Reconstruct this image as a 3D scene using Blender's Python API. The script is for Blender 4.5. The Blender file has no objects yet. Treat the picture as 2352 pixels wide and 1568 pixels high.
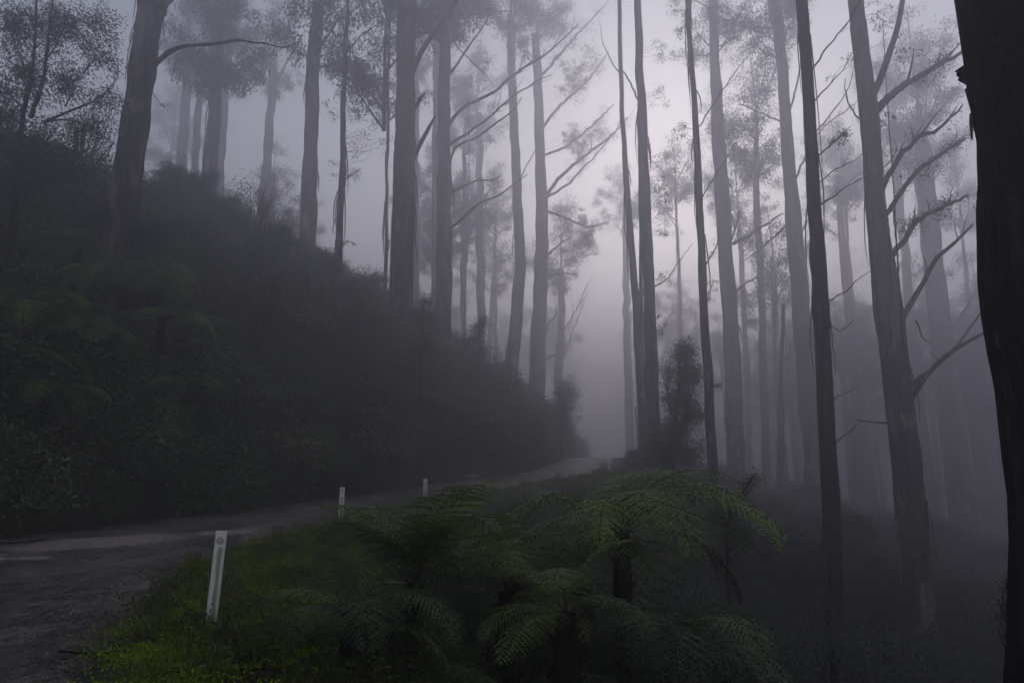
import bpy, math, random
import numpy as np
from mathutils import Vector, noise as mnoise

SC = bpy.context.scene
COL = SC.collection
PI = math.pi
rad = math.radians

# ------------------------------------------------------------------ camera
PITCH = rad(11.2)
EYE = 1.5
FPX, CX, CY = 1568.0, 1176.0, 784.0          # focal length and centre in the photo's viewing pixels
cam_d = bpy.data.cameras.new("camera")
cam_d.sensor_width = 36.0
cam_d.lens = 24.0
cam_d.clip_start = 0.05
cam_d.clip_end = 3000.0
cam = bpy.data.objects.new("camera", cam_d)
COL.objects.link(cam)
cam.location = (0, 0, EYE)
cam.rotation_euler = (PI / 2 + PITCH, 0, 0)
SC.camera = cam

# ------------------------------------------------------------------ light
SUN_EL, SUN_AZ = rad(19), rad(15)             # azimuth measured from +Y towards +X
world = bpy.data.worlds.new("World")
SC.world = world
world.use_nodes = True
wn, wl = world.node_tree.nodes, world.node_tree.links
wn.clear()
sky = wn.new("ShaderNodeTexSky")
sky.sky_type = 'NISHITA'
sky.sun_disc = False
sky.sun_elevation = SUN_EL
sky.sun_rotation = SUN_AZ
sky.dust_density = 1.0
sky.air_density = 1.2
hs = wn.new("ShaderNodeHueSaturation")
hs.inputs['Saturation'].default_value = 0.55
bg = wn.new("ShaderNodeBackground")
bg.inputs['Strength'].default_value = 0.15
wo = wn.new("ShaderNodeOutputWorld")
wl.new(sky.outputs[0], hs.inputs['Color'])
wl.new(hs.outputs[0], bg.inputs['Color'])
wl.new(bg.outputs[0], wo.inputs['Surface'])

sun_d = bpy.data.lights.new("sun", 'SUN')
sun_d.energy = 0.52
sun_d.angle = rad(24)
sun_d.color = (1.0, 0.95, 0.97)
sun = bpy.data.objects.new("sun", sun_d)
COL.objects.link(sun)
sdir = Vector((math.sin(SUN_AZ) * math.cos(SUN_EL), math.cos(SUN_AZ) * math.cos(SUN_EL), math.sin(SUN_EL)))
sun.rotation_euler = (-sdir).to_track_quat('-Z', 'Y').to_euler()

SC.view_settings.view_transform = 'Standard'
SC.view_settings.look = 'None'
SC.view_settings.gamma = 1.0
SC.view_settings.use_curve_mapping = False
SC.view_settings.exposure = 0.36
cy = SC.cycles
cy.use_denoising = True
cy.use_adaptive_sampling = False
cy.max_bounces = 7
cy.diffuse_bounces = 3
cy.glossy_bounces = 2
cy.transmission_bounces = 2
cy.transparent_max_bounces = 4
cy.volume_bounces = 3
cy.caustics_reflective = False
cy.caustics_refractive = False
cy.sample_clamp_indirect = 1.5
FOG_DENSITY = 0.0138

# ------------------------------------------------------------------ helpers
def P(px, py, d):
    """World point seen at a photo pixel, d metres ahead of the camera."""
    u, v = (px - CX) / FPX, (CY - py) / FPX
    ry = math.cos(PITCH) - v * math.sin(PITCH)
    rz = math.sin(PITCH) + v * math.cos(PITCH)
    k = d / ry
    return np.array((u * k, d, EYE + rz * k))

def tag(o, label=None, cat=None, group=None, kind=None):
    if label: o['label'] = label
    if cat: o['category'] = cat
    if group: o['group'] = group
    if kind: o['kind'] = kind
    return o

def empty(name, loc, label, cat, group=None, rz=0.0):
    o = bpy.data.objects.new(name, None)
    o.empty_display_size = 0.2
    o.location = loc
    o.rotation_euler = (0, 0, rz)
    COL.objects.link(o)
    return tag(o, label, cat, group)

def mesh(name, V, F, mats, midx=None, smooth=True):
    me = bpy.data.meshes.new(name)
    V = np.asarray(V, dtype=np.float32)
    if isinstance(F, np.ndarray):
        F = [F]
    F = [f for f in F if len(f)]
    nl = sum(f.size for f in F); nf = sum(len(f) for f in F)
    me.vertices.add(len(V)); me.vertices.foreach_set("co", V.ravel())
    me.loops.add(nl); me.polygons.add(nf)
    me.loops.foreach_set("vertex_index", np.concatenate([f.ravel() for f in F]).astype(np.int32))
    tot = np.concatenate([np.full(len(f), f.shape[1]) for f in F]).astype(np.int32)
    st = np.concatenate(([0], np.cumsum(tot)[:-1])).astype(np.int32)
    me.polygons.foreach_set("loop_start", st)
    me.polygons.foreach_set("loop_total", tot)
    if midx is not None:
        me.polygons.foreach_set("material_index", np.asarray(midx, dtype=np.int32))
    me.polygons.foreach_set("use_smooth", np.full(nf, smooth))
    me.update(calc_edges=True)
    me.validate()
    for m in (mats if isinstance(mats, (list, tuple)) else [mats]):
        me.materials.append(m)
    return me

def obj(name, me, parent=None, loc=(0, 0, 0), rot=(0, 0, 0), scale=(1, 1, 1)):
    o = bpy.data.objects.new(name, me)
    o.location = loc; o.rotation_euler = rot; o.scale = scale
    o.parent = parent
    COL.objects.link(o)
    return o

class Geo:
    """Collects vertices and faces (quads and triangles) with a material index."""
    def __init__(s):
        s.V = []; s.Q = []; s.T = []; s.qm = []; s.tm = []; s.n = 0
    def add(s, V, F, m=0):
        V = np.asarray(V, dtype=float).reshape(-1, 3); F = np.asarray(F, dtype=int)
        if len(V) == 0 or len(F) == 0: return
        F = F + s.n
        if F.shape[1] == 4: s.Q.append(F); s.qm.append(np.full(len(F), m))
        else: s.T.append(F); s.tm.append(np.full(len(F), m))
        s.V.append(V); s.n += len(V)
    def build(s, name, mats, origin=(0, 0, 0), smooth=True):
        V = np.concatenate(s.V) - np.asarray(origin, dtype=float)
        F, mi = [], []
        if s.Q: F.append(np.concatenate(s.Q)); mi.append(np.concatenate(s.qm))
        if s.T: F.append(np.concatenate(s.T)); mi.append(np.concatenate(s.tm))
        return mesh(name, V, F, mats, np.concatenate(mi), smooth)

def spline(pts, step):
    """Catmull-Rom through rows (x,y,z,r) resampled about every step metres."""
    pts = np.asarray(pts, dtype=float)
    if len(pts) < 3:
        n = max(2, int(np.linalg.norm(pts[-1, :3] - pts[0, :3]) / step) + 1)
        t = np.linspace(0, 1, n)[:, None]
        return pts[0] * (1 - t) + pts[-1] * t
    ext = np.vstack((2 * pts[0] - pts[1], pts, 2 * pts[-1] - pts[-2]))
    out = []
    for i in range(1, len(ext) - 2):
        p0, p1, p2, p3 = ext[i - 1], ext[i], ext[i + 1], ext[i + 2]
        n = max(1, int(round(np.linalg.norm(p2[:3] - p1[:3]) / step)))
        t = (np.arange(n) / n)[:, None]
        out.append(0.5 * ((2 * p1) + (-p0 + p2) * t + (2 * p0 - 5 * p1 + 4 * p2 - p3) * t ** 2 + (-p0 + 3 * p1 - 3 * p2 + p3) * t ** 3))
    out.append(pts[-1:])
    out = np.vstack(out)
    out[:, 3] = np.maximum(out[:, 3], 0.002)
    return out

def tube(path, sides=8, rough=0.0, rng=None, cap=True, flute=0.0):
    """Tube along rows (x,y,z,r); rough adds streaky radial relief."""
    path = np.asarray(path, dtype=float)
    n = len(path)
    C, R = path[:, :3], path[:, 3]
    T = np.gradient(C, axis=0)
    T /= np.linalg.norm(T, axis=1)[:, None] + 1e-9
    ref = np.array((0.0, 1.0, 0.0)) if abs(T[:, 1]).mean() < 0.8 else np.array((1.0, 0, 0))
    A = np.cross(T, ref); A /= np.linalg.norm(A, axis=1)[:, None] + 1e-9
    B = np.cross(T, A)
    th = np.linspace(0, 2 * PI, sides, endpoint=False)
    rr = np.ones((n, sides))
    if rough and rng is not None:
        col = rng.normal(0, 1, sides)
        slow = np.cumsum(rng.normal(0, 1, (n, sides)), axis=0)
        slow -= np.linspace(0, 1, n)[:, None] * slow[-1]
        slow /= (np.abs(slow).max() + 1e-6)
        rr += rough * (0.45 * col[None, :] + 0.9 * slow + 0.28 * rng.normal(0, 1, (n, sides)))
    if flute:
        rr += flute * np.cos(th * 5 + 0.7)[None, :] * np.linspace(1, 0, n)[:, None] ** 4
    V = C[:, None, :] + (R[:, None] * rr)[:, :, None] * (np.cos(th)[None, :, None] * A[:, None, :] + np.sin(th)[None, :, None] * B[:, None, :])
    V = V.reshape(-1, 3)
    i = np.arange(n - 1)[:, None] * sides; j = np.arange(sides)[None, :]; k = (np.arange(sides) + 1) % sides
    F = np.stack((i + j, i + k[None, :], i + sides + k[None, :], i + sides + j), axis=-1).reshape(-1, 4)
    return V, F

def box(cx, cy_, cz, sx, sy, sz):
    V = np.array([(x, y, z) for z in (-1, 1) for y in (-1, 1) for x in (-1, 1)], dtype=float) * (sx / 2, sy / 2, sz / 2) + (cx, cy_, cz)
    F = np.array([(0, 2, 3, 1), (4, 5, 7, 6), (0, 1, 5, 4), (2, 6, 7, 3), (0, 4, 6, 2), (1, 3, 7, 5)])
    return V, F

def leaves(pos, direc, L, W, rng, curl=0.15):
    """Diamond leaves: base at pos, pointing along direc."""
    n = len(pos)
    if n == 0: return np.zeros((0, 3)), np.zeros((0, 4), int)
    D = direc / (np.linalg.norm(direc, axis=1)[:, None] + 1e-9)
    R = rng.normal(0, 1, (n, 3))
    S = np.cross(D, R); S /= np.linalg.norm(S, axis=1)[:, None] + 1e-9
    N = np.cross(D, S)
    L = np.broadcast_to(L, (n,))[:, None]; W = np.broadcast_to(W, (n,))[:, None]
    a = pos
    b = pos + D * L * 0.42 + S * W * 0.5 + N * L * curl * 0.5
    c = pos + D * L - N * L * curl
    d = pos + D * L * 0.42 - S * W * 0.5 + N * L * curl * 0.5
    V = np.stack((a, b, c, d), axis=1).reshape(-1, 3)
    F = np.arange(n * 4).reshape(-1, 4)
    return V, F

def unit(rng, n):
    v = rng.normal(0, 1, (n, 3))
    return v / (np.linalg.norm(v, axis=1)[:, None] + 1e-9)

# ------------------------------------------------------------------ materials
def new_mat(name):
    m = bpy.data.materials.new(name); m.use_nodes = True
    nt = m.node_tree; nt.nodes.clear()
    out = nt.nodes.new("ShaderNodeOutputMaterial")
    b = nt.nodes.new("ShaderNodeBsdfPrincipled")
    nt.links.new(b.outputs[0], out.inputs['Surface'])
    return m, nt, b

def ramp(nt, fac, stops):
    r = nt.nodes.new("ShaderNodeValToRGB")
    e = r.color_ramp.elements
    while len(e) < len(stops): e.new(0.5)
    for k, (p, c) in enumerate(stops):
        e[k].position = p; e[k].color = (*c, 1)
    nt.links.new(fac, r.inputs[0])
    return r.outputs[0]

def noise_tex(nt, scale, detail=4, rough=0.6, stretch=(1, 1, 1), coord='Object', dist=0.0):
    tc = nt.nodes.new("ShaderNodeTexCoord")
    mp = nt.nodes.new("ShaderNodeMapping")
    mp.inputs['Scale'].default_value = stretch
    nt.links.new(tc.outputs[coord], mp.inputs[0])
    n = nt.nodes.new("ShaderNodeTexNoise")
    n.inputs['Scale'].default_value = scale
    n.inputs['Detail'].default_value = detail
    n.inputs['Roughness'].default_value = rough
    n.inputs['Distortion'].default_value = dist
    nt.links.new(mp.outputs[0], n.inputs['Vector'])
    return n.outputs[0]

def mix(nt, fac, a, b, mode='MIX'):
    m = nt.nodes.new("ShaderNodeMix"); m.data_type = 'RGBA'; m.blend_type = mode
    for s, v in ((m.inputs[0], fac), (m.inputs[6], a), (m.inputs[7], b)):
        if hasattr(v, 'is_linked') or hasattr(v, 'links'): nt.links.new(v, s)
        elif isinstance(v, (int, float)): s.default_value = v
        else: s.default_value = (*v, 1)
    return m.outputs[2]

def bump(nt, b, h, strength, dist=0.02):
    bp = nt.nodes.new("ShaderNodeBump")
    bp.inputs['Strength'].default_value = strength; bp.inputs['Distance'].default_value = dist
    nt.links.new(h, bp.inputs['Height']); nt.links.new(bp.outputs[0], b.inputs['Normal'])

def bark_mat(name, dark, mid, light, streak=(7, 7, 0.35), moss=None, sock=0):
    m, nt, b = new_mat(name)
    n1 = noise_tex(nt, 1.6, 6, 0.7, streak)
    n2 = noise_tex(nt, 0.6, 4, 0.6, (1.2, 1.2, 0.3))
    c1 = ramp(nt, n1, [(0.32, dark), (0.52, mid), (0.70, light)])
    c2 = ramp(nt, n2, [(0.35, (0.6, 0.6, 0.6)), (0.65, (1, 1, 1))])
    c = mix(nt, 1.0, c1, c2, 'MULTIPLY')
    n4 = noise_tex(nt, 0.8, 6, 0.72, (2.2, 2.2, 0.45), dist=0.6)
    c = mix(nt, ramp(nt, n4, [(0.54, (0, 0, 0)), (0.60, (0.75, 0.75, 0.75))]), c, tuple(min(0.5, v * 1.35) for v in light))
    if moss:
        n3 = noise_tex(nt, 2.2, 5, 0.7)
        f = ramp(nt, n3, [(0.50, (0, 0, 0)), (0.62, (1, 1, 1))])
        c = mix(nt, f, c, moss)
    if sock:
        # rough dark fibrous stocking on the lower trunk, smooth pale bark above it
        tc = nt.nodes.new("ShaderNodeTexCoord"); sp = nt.nodes.new("ShaderNodeSeparateXYZ"); nt.links.new(tc.outputs['Object'], sp.inputs[0])
        nn = noise_tex(nt, 0.9, 5, 0.7, (2.5, 2.5, 0.25))
        q = nt.nodes.new("ShaderNodeMath"); q.operation = 'MULTIPLY_ADD'; nt.links.new(nn, q.inputs[0]); q.inputs[1].default_value = 22.0; nt.links.new(sp.outputs[2], q.inputs[2])
        q2 = nt.nodes.new("ShaderNodeMath"); q2.operation = 'DIVIDE'; nt.links.new(q.outputs[0], q2.inputs[0]); q2.inputs[1].default_value = sock * 2
        c = mix(nt, ramp(nt, q2.outputs[0], [(0.46, (0, 0, 0)), (0.54, (1, 1, 1))]), c, mix(nt, 1.0, ramp(nt, n1, [(0.35, (0.13, 0.115, 0.10)), (0.55, (0.24, 0.22, 0.20)), (0.75, (0.34, 0.32, 0.30))]), c2, 'MULTIPLY'))
    nt.links.new(c, b.inputs['Base Color'])
    b.inputs['Roughness'].default_value = 0.85
    b.inputs['Specular IOR Level'].default_value = 0.25
    bump(nt, b, n1, 1.0, 0.12)
    return m

def leaf_mat(name, cols, rough=0.5, spec=0.4, transl=0.25):
    m, nt, b = new_mat(name)
    g = nt.nodes.new("ShaderNodeNewGeometry")
    c = ramp(nt, g.outputs['Random Per Island'], [(i / max(1, len(cols) - 1), k) for i, k in enumerate(cols)])
    oi = nt.nodes.new("ShaderNodeObjectInfo")
    v = ramp(nt, oi.outputs['Random'], [(0, (0.40, 0.46, 0.5)), (0.7, (0.9, 0.92, 0.9)), (1, (1.35, 1.25, 1.0))])
    c = mix(nt, 1.0, c, v, 'MULTIPLY')
    nt.links.new(c, b.inputs['Base Color'])
    b.inputs['Roughness'].default_value = rough
    b.inputs['Specular IOR Level'].default_value = spec
    if transl:
        t = nt.nodes.new("ShaderNodeBsdfTranslucent")
        nt.links.new(c, t.inputs['Color'])
        ms = nt.nodes.new("ShaderNodeMixShader"); ms.inputs[0].default_value = transl
        nt.links.new(b.outputs[0], ms.inputs[1]); nt.links.new(t.outputs[0], ms.inputs[2])
        nt.links.new(ms.outputs[0], nt.nodes['Material Output'].inputs['Surface'])
    return m

M = {}
M['bark_dark'] = bark_mat('fibrous_bark', (0.010, 0.008, 0.007), (0.05, 0.038, 0.032), (0.22, 0.17, 0.14), sock=24)
M['bark_grey'] = bark_mat('grey_bark', (0.025, 0.022, 0.02), (0.09, 0.08, 0.073), (0.30, 0.275, 0.25), (5, 5, 0.3), sock=19)
M['bark_black'] = bark_mat('dark_wet_bark', (0.003, 0.0025, 0.002), (0.012, 0.009, 0.007), (0.045, 0.032, 0.022), (9, 9, 0.5))
M['ribbon'] = bark_mat('loose_bark', (0.03, 0.02, 0.015), (0.08, 0.055, 0.04), (0.17, 0.12, 0.09), (9, 9, 0.5))
M['twig'] = bark_mat('twig_bark', (0.02, 0.017, 0.014), (0.05, 0.042, 0.035), (0.09, 0.075, 0.06), (6, 6, 6))
M['gum_leaf'] = leaf_mat('gum_leaves', [(0.030, 0.045, 0.022), (0.045, 0.062, 0.030), (0.060, 0.072, 0.042), (0.05, 0.05, 0.03)])
M['bush_leaf'] = leaf_mat('bush_leaves', [(0.022, 0.045, 0.012), (0.045, 0.085, 0.020), (0.065, 0.11, 0.028), (0.08, 0.09, 0.035)])
M['bush_olive'] = leaf_mat('olive_leaves', [(0.04, 0.05, 0.016), (0.075, 0.08, 0.026), (0.09, 0.07, 0.03)])
M['bush_deep'] = leaf_mat('shaded_bush_leaves', [(0.010, 0.020, 0.006), (0.022, 0.042, 0.012), (0.040, 0.060, 0.018)], 0.4, 0.5)  # darker copy of the bush leaves, shade of dense growth put into colour
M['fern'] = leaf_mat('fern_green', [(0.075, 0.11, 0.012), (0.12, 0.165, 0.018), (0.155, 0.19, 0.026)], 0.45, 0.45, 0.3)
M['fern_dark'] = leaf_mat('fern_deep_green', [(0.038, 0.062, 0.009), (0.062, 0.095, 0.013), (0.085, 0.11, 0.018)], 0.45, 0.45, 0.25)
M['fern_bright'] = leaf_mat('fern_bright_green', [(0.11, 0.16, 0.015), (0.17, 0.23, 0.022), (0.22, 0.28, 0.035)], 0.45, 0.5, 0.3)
M['fern_lime'] = leaf_mat('fern_lime', [(0.10, 0.17, 0.02), (0.15, 0.22, 0.03)], 0.5, 0.3, 0.4)
M['fern_brown'] = leaf_mat('dead_fern', [(0.035, 0.022, 0.012), (0.06, 0.038, 0.02)], 0.8, 0.2, 0.1)
M['moss'] = leaf_mat('moss_leaves', [(0.11, 0.16, 0.008), (0.19, 0.25, 0.012), (0.27, 0.31, 0.02), (0.10, 0.07, 0.02)], 0.6, 0.3, 0.3)
M['moss_bright'] = leaf_mat('bright_moss', [(0.14, 0.23, 0.010), (0.24, 0.35, 0.014), (0.36, 0.42, 0.03)], 0.6, 0.3, 0.3)
M['dry'] = leaf_mat('dry_litter', [(0.045, 0.030, 0.018), (0.08, 0.055, 0.03), (0.06, 0.055, 0.02)], 0.8, 0.2, 0.1)
M['grass'] = leaf_mat('grass_blades', [(0.045, 0.085, 0.012), (0.08, 0.12, 0.02), (0.10, 0.10, 0.035)], 0.5, 0.35, 0.3)

m, nt, b = new_mat('forest_floor')
n1 = noise_tex(nt, 3.0, 8, 0.7); n2 = noise_tex(nt, 0.35, 4, 0.6); n3 = noise_tex(nt, 30.0, 6, 0.75)
c = ramp(nt, n1, [(0.3, (0.012, 0.010, 0.006)), (0.5, (0.030, 0.026, 0.014)), (0.7, (0.030, 0.045, 0.012))])
c = mix(nt, ramp(nt, n2, [(0.4, (0, 0, 0)), (0.6, (1, 1, 1))]), c, (0.022, 0.032, 0.010))
c = mix(nt, 0.6, c, ramp(nt, n3, [(0.3, (0.2, 0.2, 0.2)), (0.7, (1.6, 1.5, 1.4))]), 'MULTIPLY')
nt.links.new(c, b.inputs['Base Color']); b.inputs['Roughness'].default_value = 0.9
bump(nt, b, n3, 0.8, 0.04)
M['ground'] = m

m, nt, b = new_mat('worn_asphalt')
fine = noise_tex(nt, 55.0, 5, 0.8); mid_ = noise_tex(nt, 6.0, 9, 0.8, (1, 0.6, 1)); big = noise_tex(nt, 0.7, 4, 0.6, (1.3, 0.5, 1))
c = ramp(nt, fine, [(0.40, (0.020, 0.016, 0.014)), (0.52, (0.085, 0.072, 0.064)), (0.61, (0.38, 0.32, 0.28))])
c = mix(nt, 1.0, c, ramp(nt, big, [(0.36, (0.40, 0.37, 0.37)), (0.62, (1.35, 1.3, 1.33))]), 'MULTIPLY')
c = mix(nt, 1.0, c, ramp(nt, mid_, [(0.42, (0.28, 0.26, 0.26)), (0.60, (1.7, 1.65, 1.6))]), 'MULTIPLY')
# a worn, sandy patch with ragged edges (the pale area on the bend)
tc = nt.nodes.new("ShaderNodeTexCoord"); sep = nt.nodes.new("ShaderNodeSeparateXYZ")
nt.links.new(tc.outputs['Object'], sep.inputs[0])
def patch(cx, cy_, rx, ry, edge, rot=0.0):
    mp = nt.nodes.new("ShaderNodeMapping"); mp.vector_type = 'TEXTURE'
    mp.inputs['Location'].default_value = (cx, cy_, 0); mp.inputs['Rotation'].default_value = (0, 0, rot)
    mp.inputs['Scale'].default_value = (rx, ry, 1000)
    nt.links.new(tc.outputs['Object'], mp.inputs[0])
    ln = nt.nodes.new("ShaderNodeVectorMath"); ln.operation = 'LENGTH'
    nt.links.new(mp.outputs[0], ln.inputs[0])
    nz = noise_tex(nt, 1.7, 7, 0.75)
    ad = nt.nodes.new("ShaderNodeMath"); ad.operation = 'MULTIPLY_ADD'
    nt.links.new(nz, ad.inputs[0]); ad.inputs[1].default_value = edge; nt.links.new(ln.outputs['Value'], ad.inputs[2])
    return ramp(nt, ad.outputs[0], [(0.0, (1, 1, 1)), (0.78, (1, 1, 1)), (1.0, (0, 0, 0))])
pcol = ramp(nt, fine, [(0.40, (0.10, 0.075, 0.062)), (0.5, (0.32, 0.25, 0.21)), (0.60, (0.55, 0.46, 0.39))])
PATCHES = []
f1 = patch(-9.1, 15.6, 2.5, 3.9, 0.75, -0.35); f2 = patch(-8.7, 12.4, 1.2, 0.8, 0.8, 0.1); f3 = patch(-7.4, 18.4, 1.3, 1.8, 0.9, -0.5)
for f in (f1, f2, f3): c = mix(nt, f, c, pcol)
nt.links.new(c, b.inputs['Base Color'])
rg = ramp(nt, mid_, [(0.38, (0.25, 0.25, 0.25)), (0.62, (0.75, 0.75, 0.75))])
nt.links.new(rg, b.inputs['Roughness'])
b.inputs['Specular IOR Level'].default_value = 0.45
bump(nt, b, mid_, 1.0, 0.06)
M['asphalt'] = m

m, nt, b = new_mat('white_post_paint')
n1 = noise_tex(nt, 9, 6, 0.75, (1, 1, 0.35)); n2 = noise_tex(nt, 60, 4, 0.7)
tc = nt.nodes.new("ShaderNodeTexCoord"); sep = nt.nodes.new("ShaderNodeSeparateXYZ"); nt.links.new(tc.outputs['Object'], sep.inputs[0])
c = mix(nt, ramp(nt, n2, [(0.48, (0, 0, 0)), (0.70, (0.8, 0.8, 0.8))]), (0.86, 0.83, 0.82), (0.55, 0.50, 0.43))
c = mix(nt, ramp(nt, n1, [(0.54, (0, 0, 0)), (0.72, (0.7, 0.7, 0.7))]), c, (0.36, 0.34, 0.22))
# green algae running down below the reflector, and mud at the foot
def mathn(op, a, b_):
    q = nt.nodes.new("ShaderNodeMath"); q.operation = op
    for s, v in zip(q.inputs, (a, b_)):
        if isinstance(v, (int, float)): s.default_value = v
        else: nt.links.new(v, s)
    return q.outputs[0]
ax = mathn('ABSOLUTE', mathn('SUBTRACT', sep.outputs[0], 0.012), 0)
inx = mathn('SUBTRACT', 1.0, mathn('DIVIDE', ax, 0.034))
algae = mathn('ADD', mathn('MULTIPLY', inx, 0.55), mathn('SUBTRACT', n1, 0.45))
low = mathn('LESS_THAN', sep.outputs[2], 0.835)
af = mathn('MULTIPLY', mathn('MAXIMUM', algae, 0.0), low)
c = mix(nt, ramp(nt, af, [(0.05, (0, 0, 0)), (0.5, (0.85, 0.85, 0.85))]), c, (0.20, 0.22, 0.055))
foot = mathn('ADD', mathn('MULTIPLY', mathn('SUBTRACT', 0.24, sep.outputs[2]), 2.4), mathn('SUBTRACT', n1, 0.5))
c = mix(nt, ramp(nt, foot, [(0.05, (0, 0, 0)), (0.5, (1, 1, 1))]), c, (0.10, 0.075, 0.045))
nt.links.new(c, b.inputs['Base Color']); b.inputs['Roughness'].default_value = 0.55
M['post'] = m
m, nt, b = new_mat('reflector_glass'); b.inputs['Base Color'].default_value = (0.50, 0.48, 0.45, 1); b.inputs['Roughness'].default_value = 0.25
M['reflector'] = m
m, nt, b = new_mat('reflector_rim'); b.inputs['Base Color'].default_value = (0.06, 0.055, 0.05, 1); b.inputs['Roughness'].default_value = 0.6
M['rim'] = m
m, nt, b = new_mat('pale_rock')
n1 = noise_tex(nt, 6, 6, 0.7); nt.links.new(ramp(nt, n1, [(0.35, (0.04, 0.036, 0.03)), (0.65, (0.20, 0.18, 0.15))]), b.inputs['Base Color']); b.inputs['Roughness'].default_value = 0.85
M['rock'] = m

# ------------------------------------------------------------------ terrain
def smooth_interp(y, ys, xs):
    ys = np.asarray(ys, float); xs = np.asarray(xs, float)
    g = np.linspace(ys[0], ys[-1], 1400)
    v = np.interp(g, ys, xs)
    k = 17; ker = np.hanning(k + 2)[1:-1]; ker /= ker.sum()
    vp = np.pad(v, k // 2, mode='edge')
    v = np.convolve(vp, ker, mode='valid')
    return np.interp(y, g, v)

YR = [-60, -20, -5, 0, 5.5, 10.2, 14.5, 20, 28, 35.5, 43, 58, 90, 120, 200, 320]
XR = [16, 5, 0.6, -1.2, -3.1, -4.9, -5.7, -5.4, -3.9, 0.8, 5.4, 8.4, 13, 17, 28, 44]
YL = [-60, -20, -5, 0, 5.5, 10, 15, 19, 23, 27.5, 36, 43.5, 58, 90, 120, 200, 320]
XL = [8, -3, -7.5, -8.8, -10, -11.3, -12.3, -12.2, -11, -9, -4, 1.0, 4.0, 8.6, 12.6, 23, 39]
YZ = [-60, 0, 20, 28, 35, 43, 52, 60, 75, 90, 120, 200, 320]
ZZ = [0, 0, 0.02, 0.43, 1.0, 1.75, 2.4, 2.95, 3.5, 3.6, 3.4, 2.0, 1.0]
def xr(y): return smooth_interp(y, YR, XR)
def xl(y): return smooth_interp(y, YL, XL)
def zr(y): return smooth_interp(y, YZ, ZZ)

NG = np.random.default_rng(5).normal(0, 1, (64, 64))
def vnoise(x, y, s):
    x = np.asarray(x) / s; y = np.asarray(y) / s
    xi = np.floor(x).astype(int); yi = np.floor(y).astype(int); fx = x - xi; fy = y - yi
    fx = fx * fx * (3 - 2 * fx); fy = fy * fy * (3 - 2 * fy)
    g = lambda a, b_: NG[a % 64, b_ % 64]
    return (g(xi, yi) * (1 - fx) + g(xi + 1, yi) * fx) * (1 - fy) + (g(xi, yi + 1) * (1 - fx) + g(xi + 1, yi + 1) * fx) * fy

def ground_z(x, y):
    x = np.asarray(x, float); y = np.asarray(y, float)
    a, b_, z0 = xl(y), xr(y), zr(y)
    l = np.maximum(a - x, 0); r = np.maximum(x - b_, 0)
    left = np.where(l < 3.2, 1.15 * np.maximum(l - 0.35, 0), 3.28 + 0.62 * np.minimum(l - 3.2, 34) + 0.12 * np.clip(l - 37, 0, 90))
    rr = np.maximum(r - 1.8, 0)
    drop = 0.07 * np.minimum(r, 1.8) + 2.6 * (1 - np.exp(-rr / 4.0)) + 0.13 * np.minimum(rr, 5) + 0.24 * np.clip(rr - 5, 0, 9) + 0.22 * np.clip(rr - 14, 0, 120)
    gully = (l > 0) * vnoise(y * 0 + 3.3, y, 8.0) * 0.9 * np.clip((l - 1.5) / 4, 0, 1)
    bump_ = gully + vnoise(x, y, 1.1) * 0.09 * np.clip(np.maximum(l, r) / 0.8, 0, 1) + vnoise(x + 31, y, 5.0) * 0.6 * np.clip((np.maximum(l, r) - 2) / 4, 0, 1) + vnoise(x, y + 9, 0.35) * 0.02
    inside = (l == 0) & (r == 0)
    edge = np.minimum(x - a, b_ - x)
    z = z0 + left - drop + bump_
    return np.where(inside, z0 - 0.09 * np.clip(edge / 0.35, 0, 1) + 0.02, z + 0.03)

def gz(x, y): return float(ground_z(np.array([x]), np.array([y]))[0])

def axis(parts):
    out = []
    for a, b_, n in parts: out.append(np.linspace(a, b_, n, endpoint=False))
    out.append([parts[-1][1]]); return np.concatenate(out)
gx = axis([(-450, -300, 8), (-300, -60, 30), (-60, -20, 50), (-20, -12, 40), (-12, 4, 130), (4, 24, 60), (24, 70, 46), (70, 300, 30), (300, 450, 8)])
gy = axis([(-60, -5, 25), (-5, 3, 24), (3, 16, 110), (16, 30, 80), (30, 60, 80), (60, 130, 50), (130, 320, 30), (320, 700, 14)])
GX, GY = np.meshgrid(gx, gy)
GZ = ground_z(GX, GY)
nx, ny = len(gx), len(gy)
V = np.stack((GX, GY, GZ), -1).reshape(-1, 3)
i = (np.arange(ny - 1)[:, None] * nx + np.arange(nx - 1)[None, :]).ravel()
F = np.stack((i, i + 1, i + nx + 1, i + nx), -1)
ground = obj('ground', mesh('ground', V, F, M['ground'])); tag(ground, kind='structure')

ys = axis([(-40, -5, 30), (-5, 30, 330), (30, 60, 120), (60, 200, 60)])
ts = np.linspace(0, 1, 34)
YY, TT = np.meshgrid(ys, ts, indexing='ij')
wob = 0.16 * vnoise(YY, YY * 0 + 3, 0.9) + 0.07 * vnoise(YY, YY * 0 + 8, 0.25)
wob2 = 0.16 * vnoise(YY, YY * 0 + 13, 0.9) + 0.07 * vnoise(YY, YY * 0 + 18, 0.25)
XX = (xl(YY) + wob) * (1 - TT) + (xr(YY) + wob2) * TT
crown = 0.05 * (1 - (2 * TT - 1) ** 2)
ruts = -0.018 * (np.exp(-((TT - 0.28) / 0.09) ** 2) + np.exp(-((TT - 0.72) / 0.09) ** 2))
ZZr = zr(YY) + 0.035 + crown + ruts + 0.012 * vnoise(XX, YY, 0.6) + 0.006 * vnoise(XX, YY, 0.17)
ZZr = np.where((TT == 0) | (TT == 1), ZZr - 0.09, ZZr)
V = np.stack((XX, YY, ZZr), -1).reshape(-1, 3); nt_ = len(ts)
i = (np.arange(len(ys) - 1)[:, None] * nt_ + np.arange(nt_ - 1)[None, :]).ravel()
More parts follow.
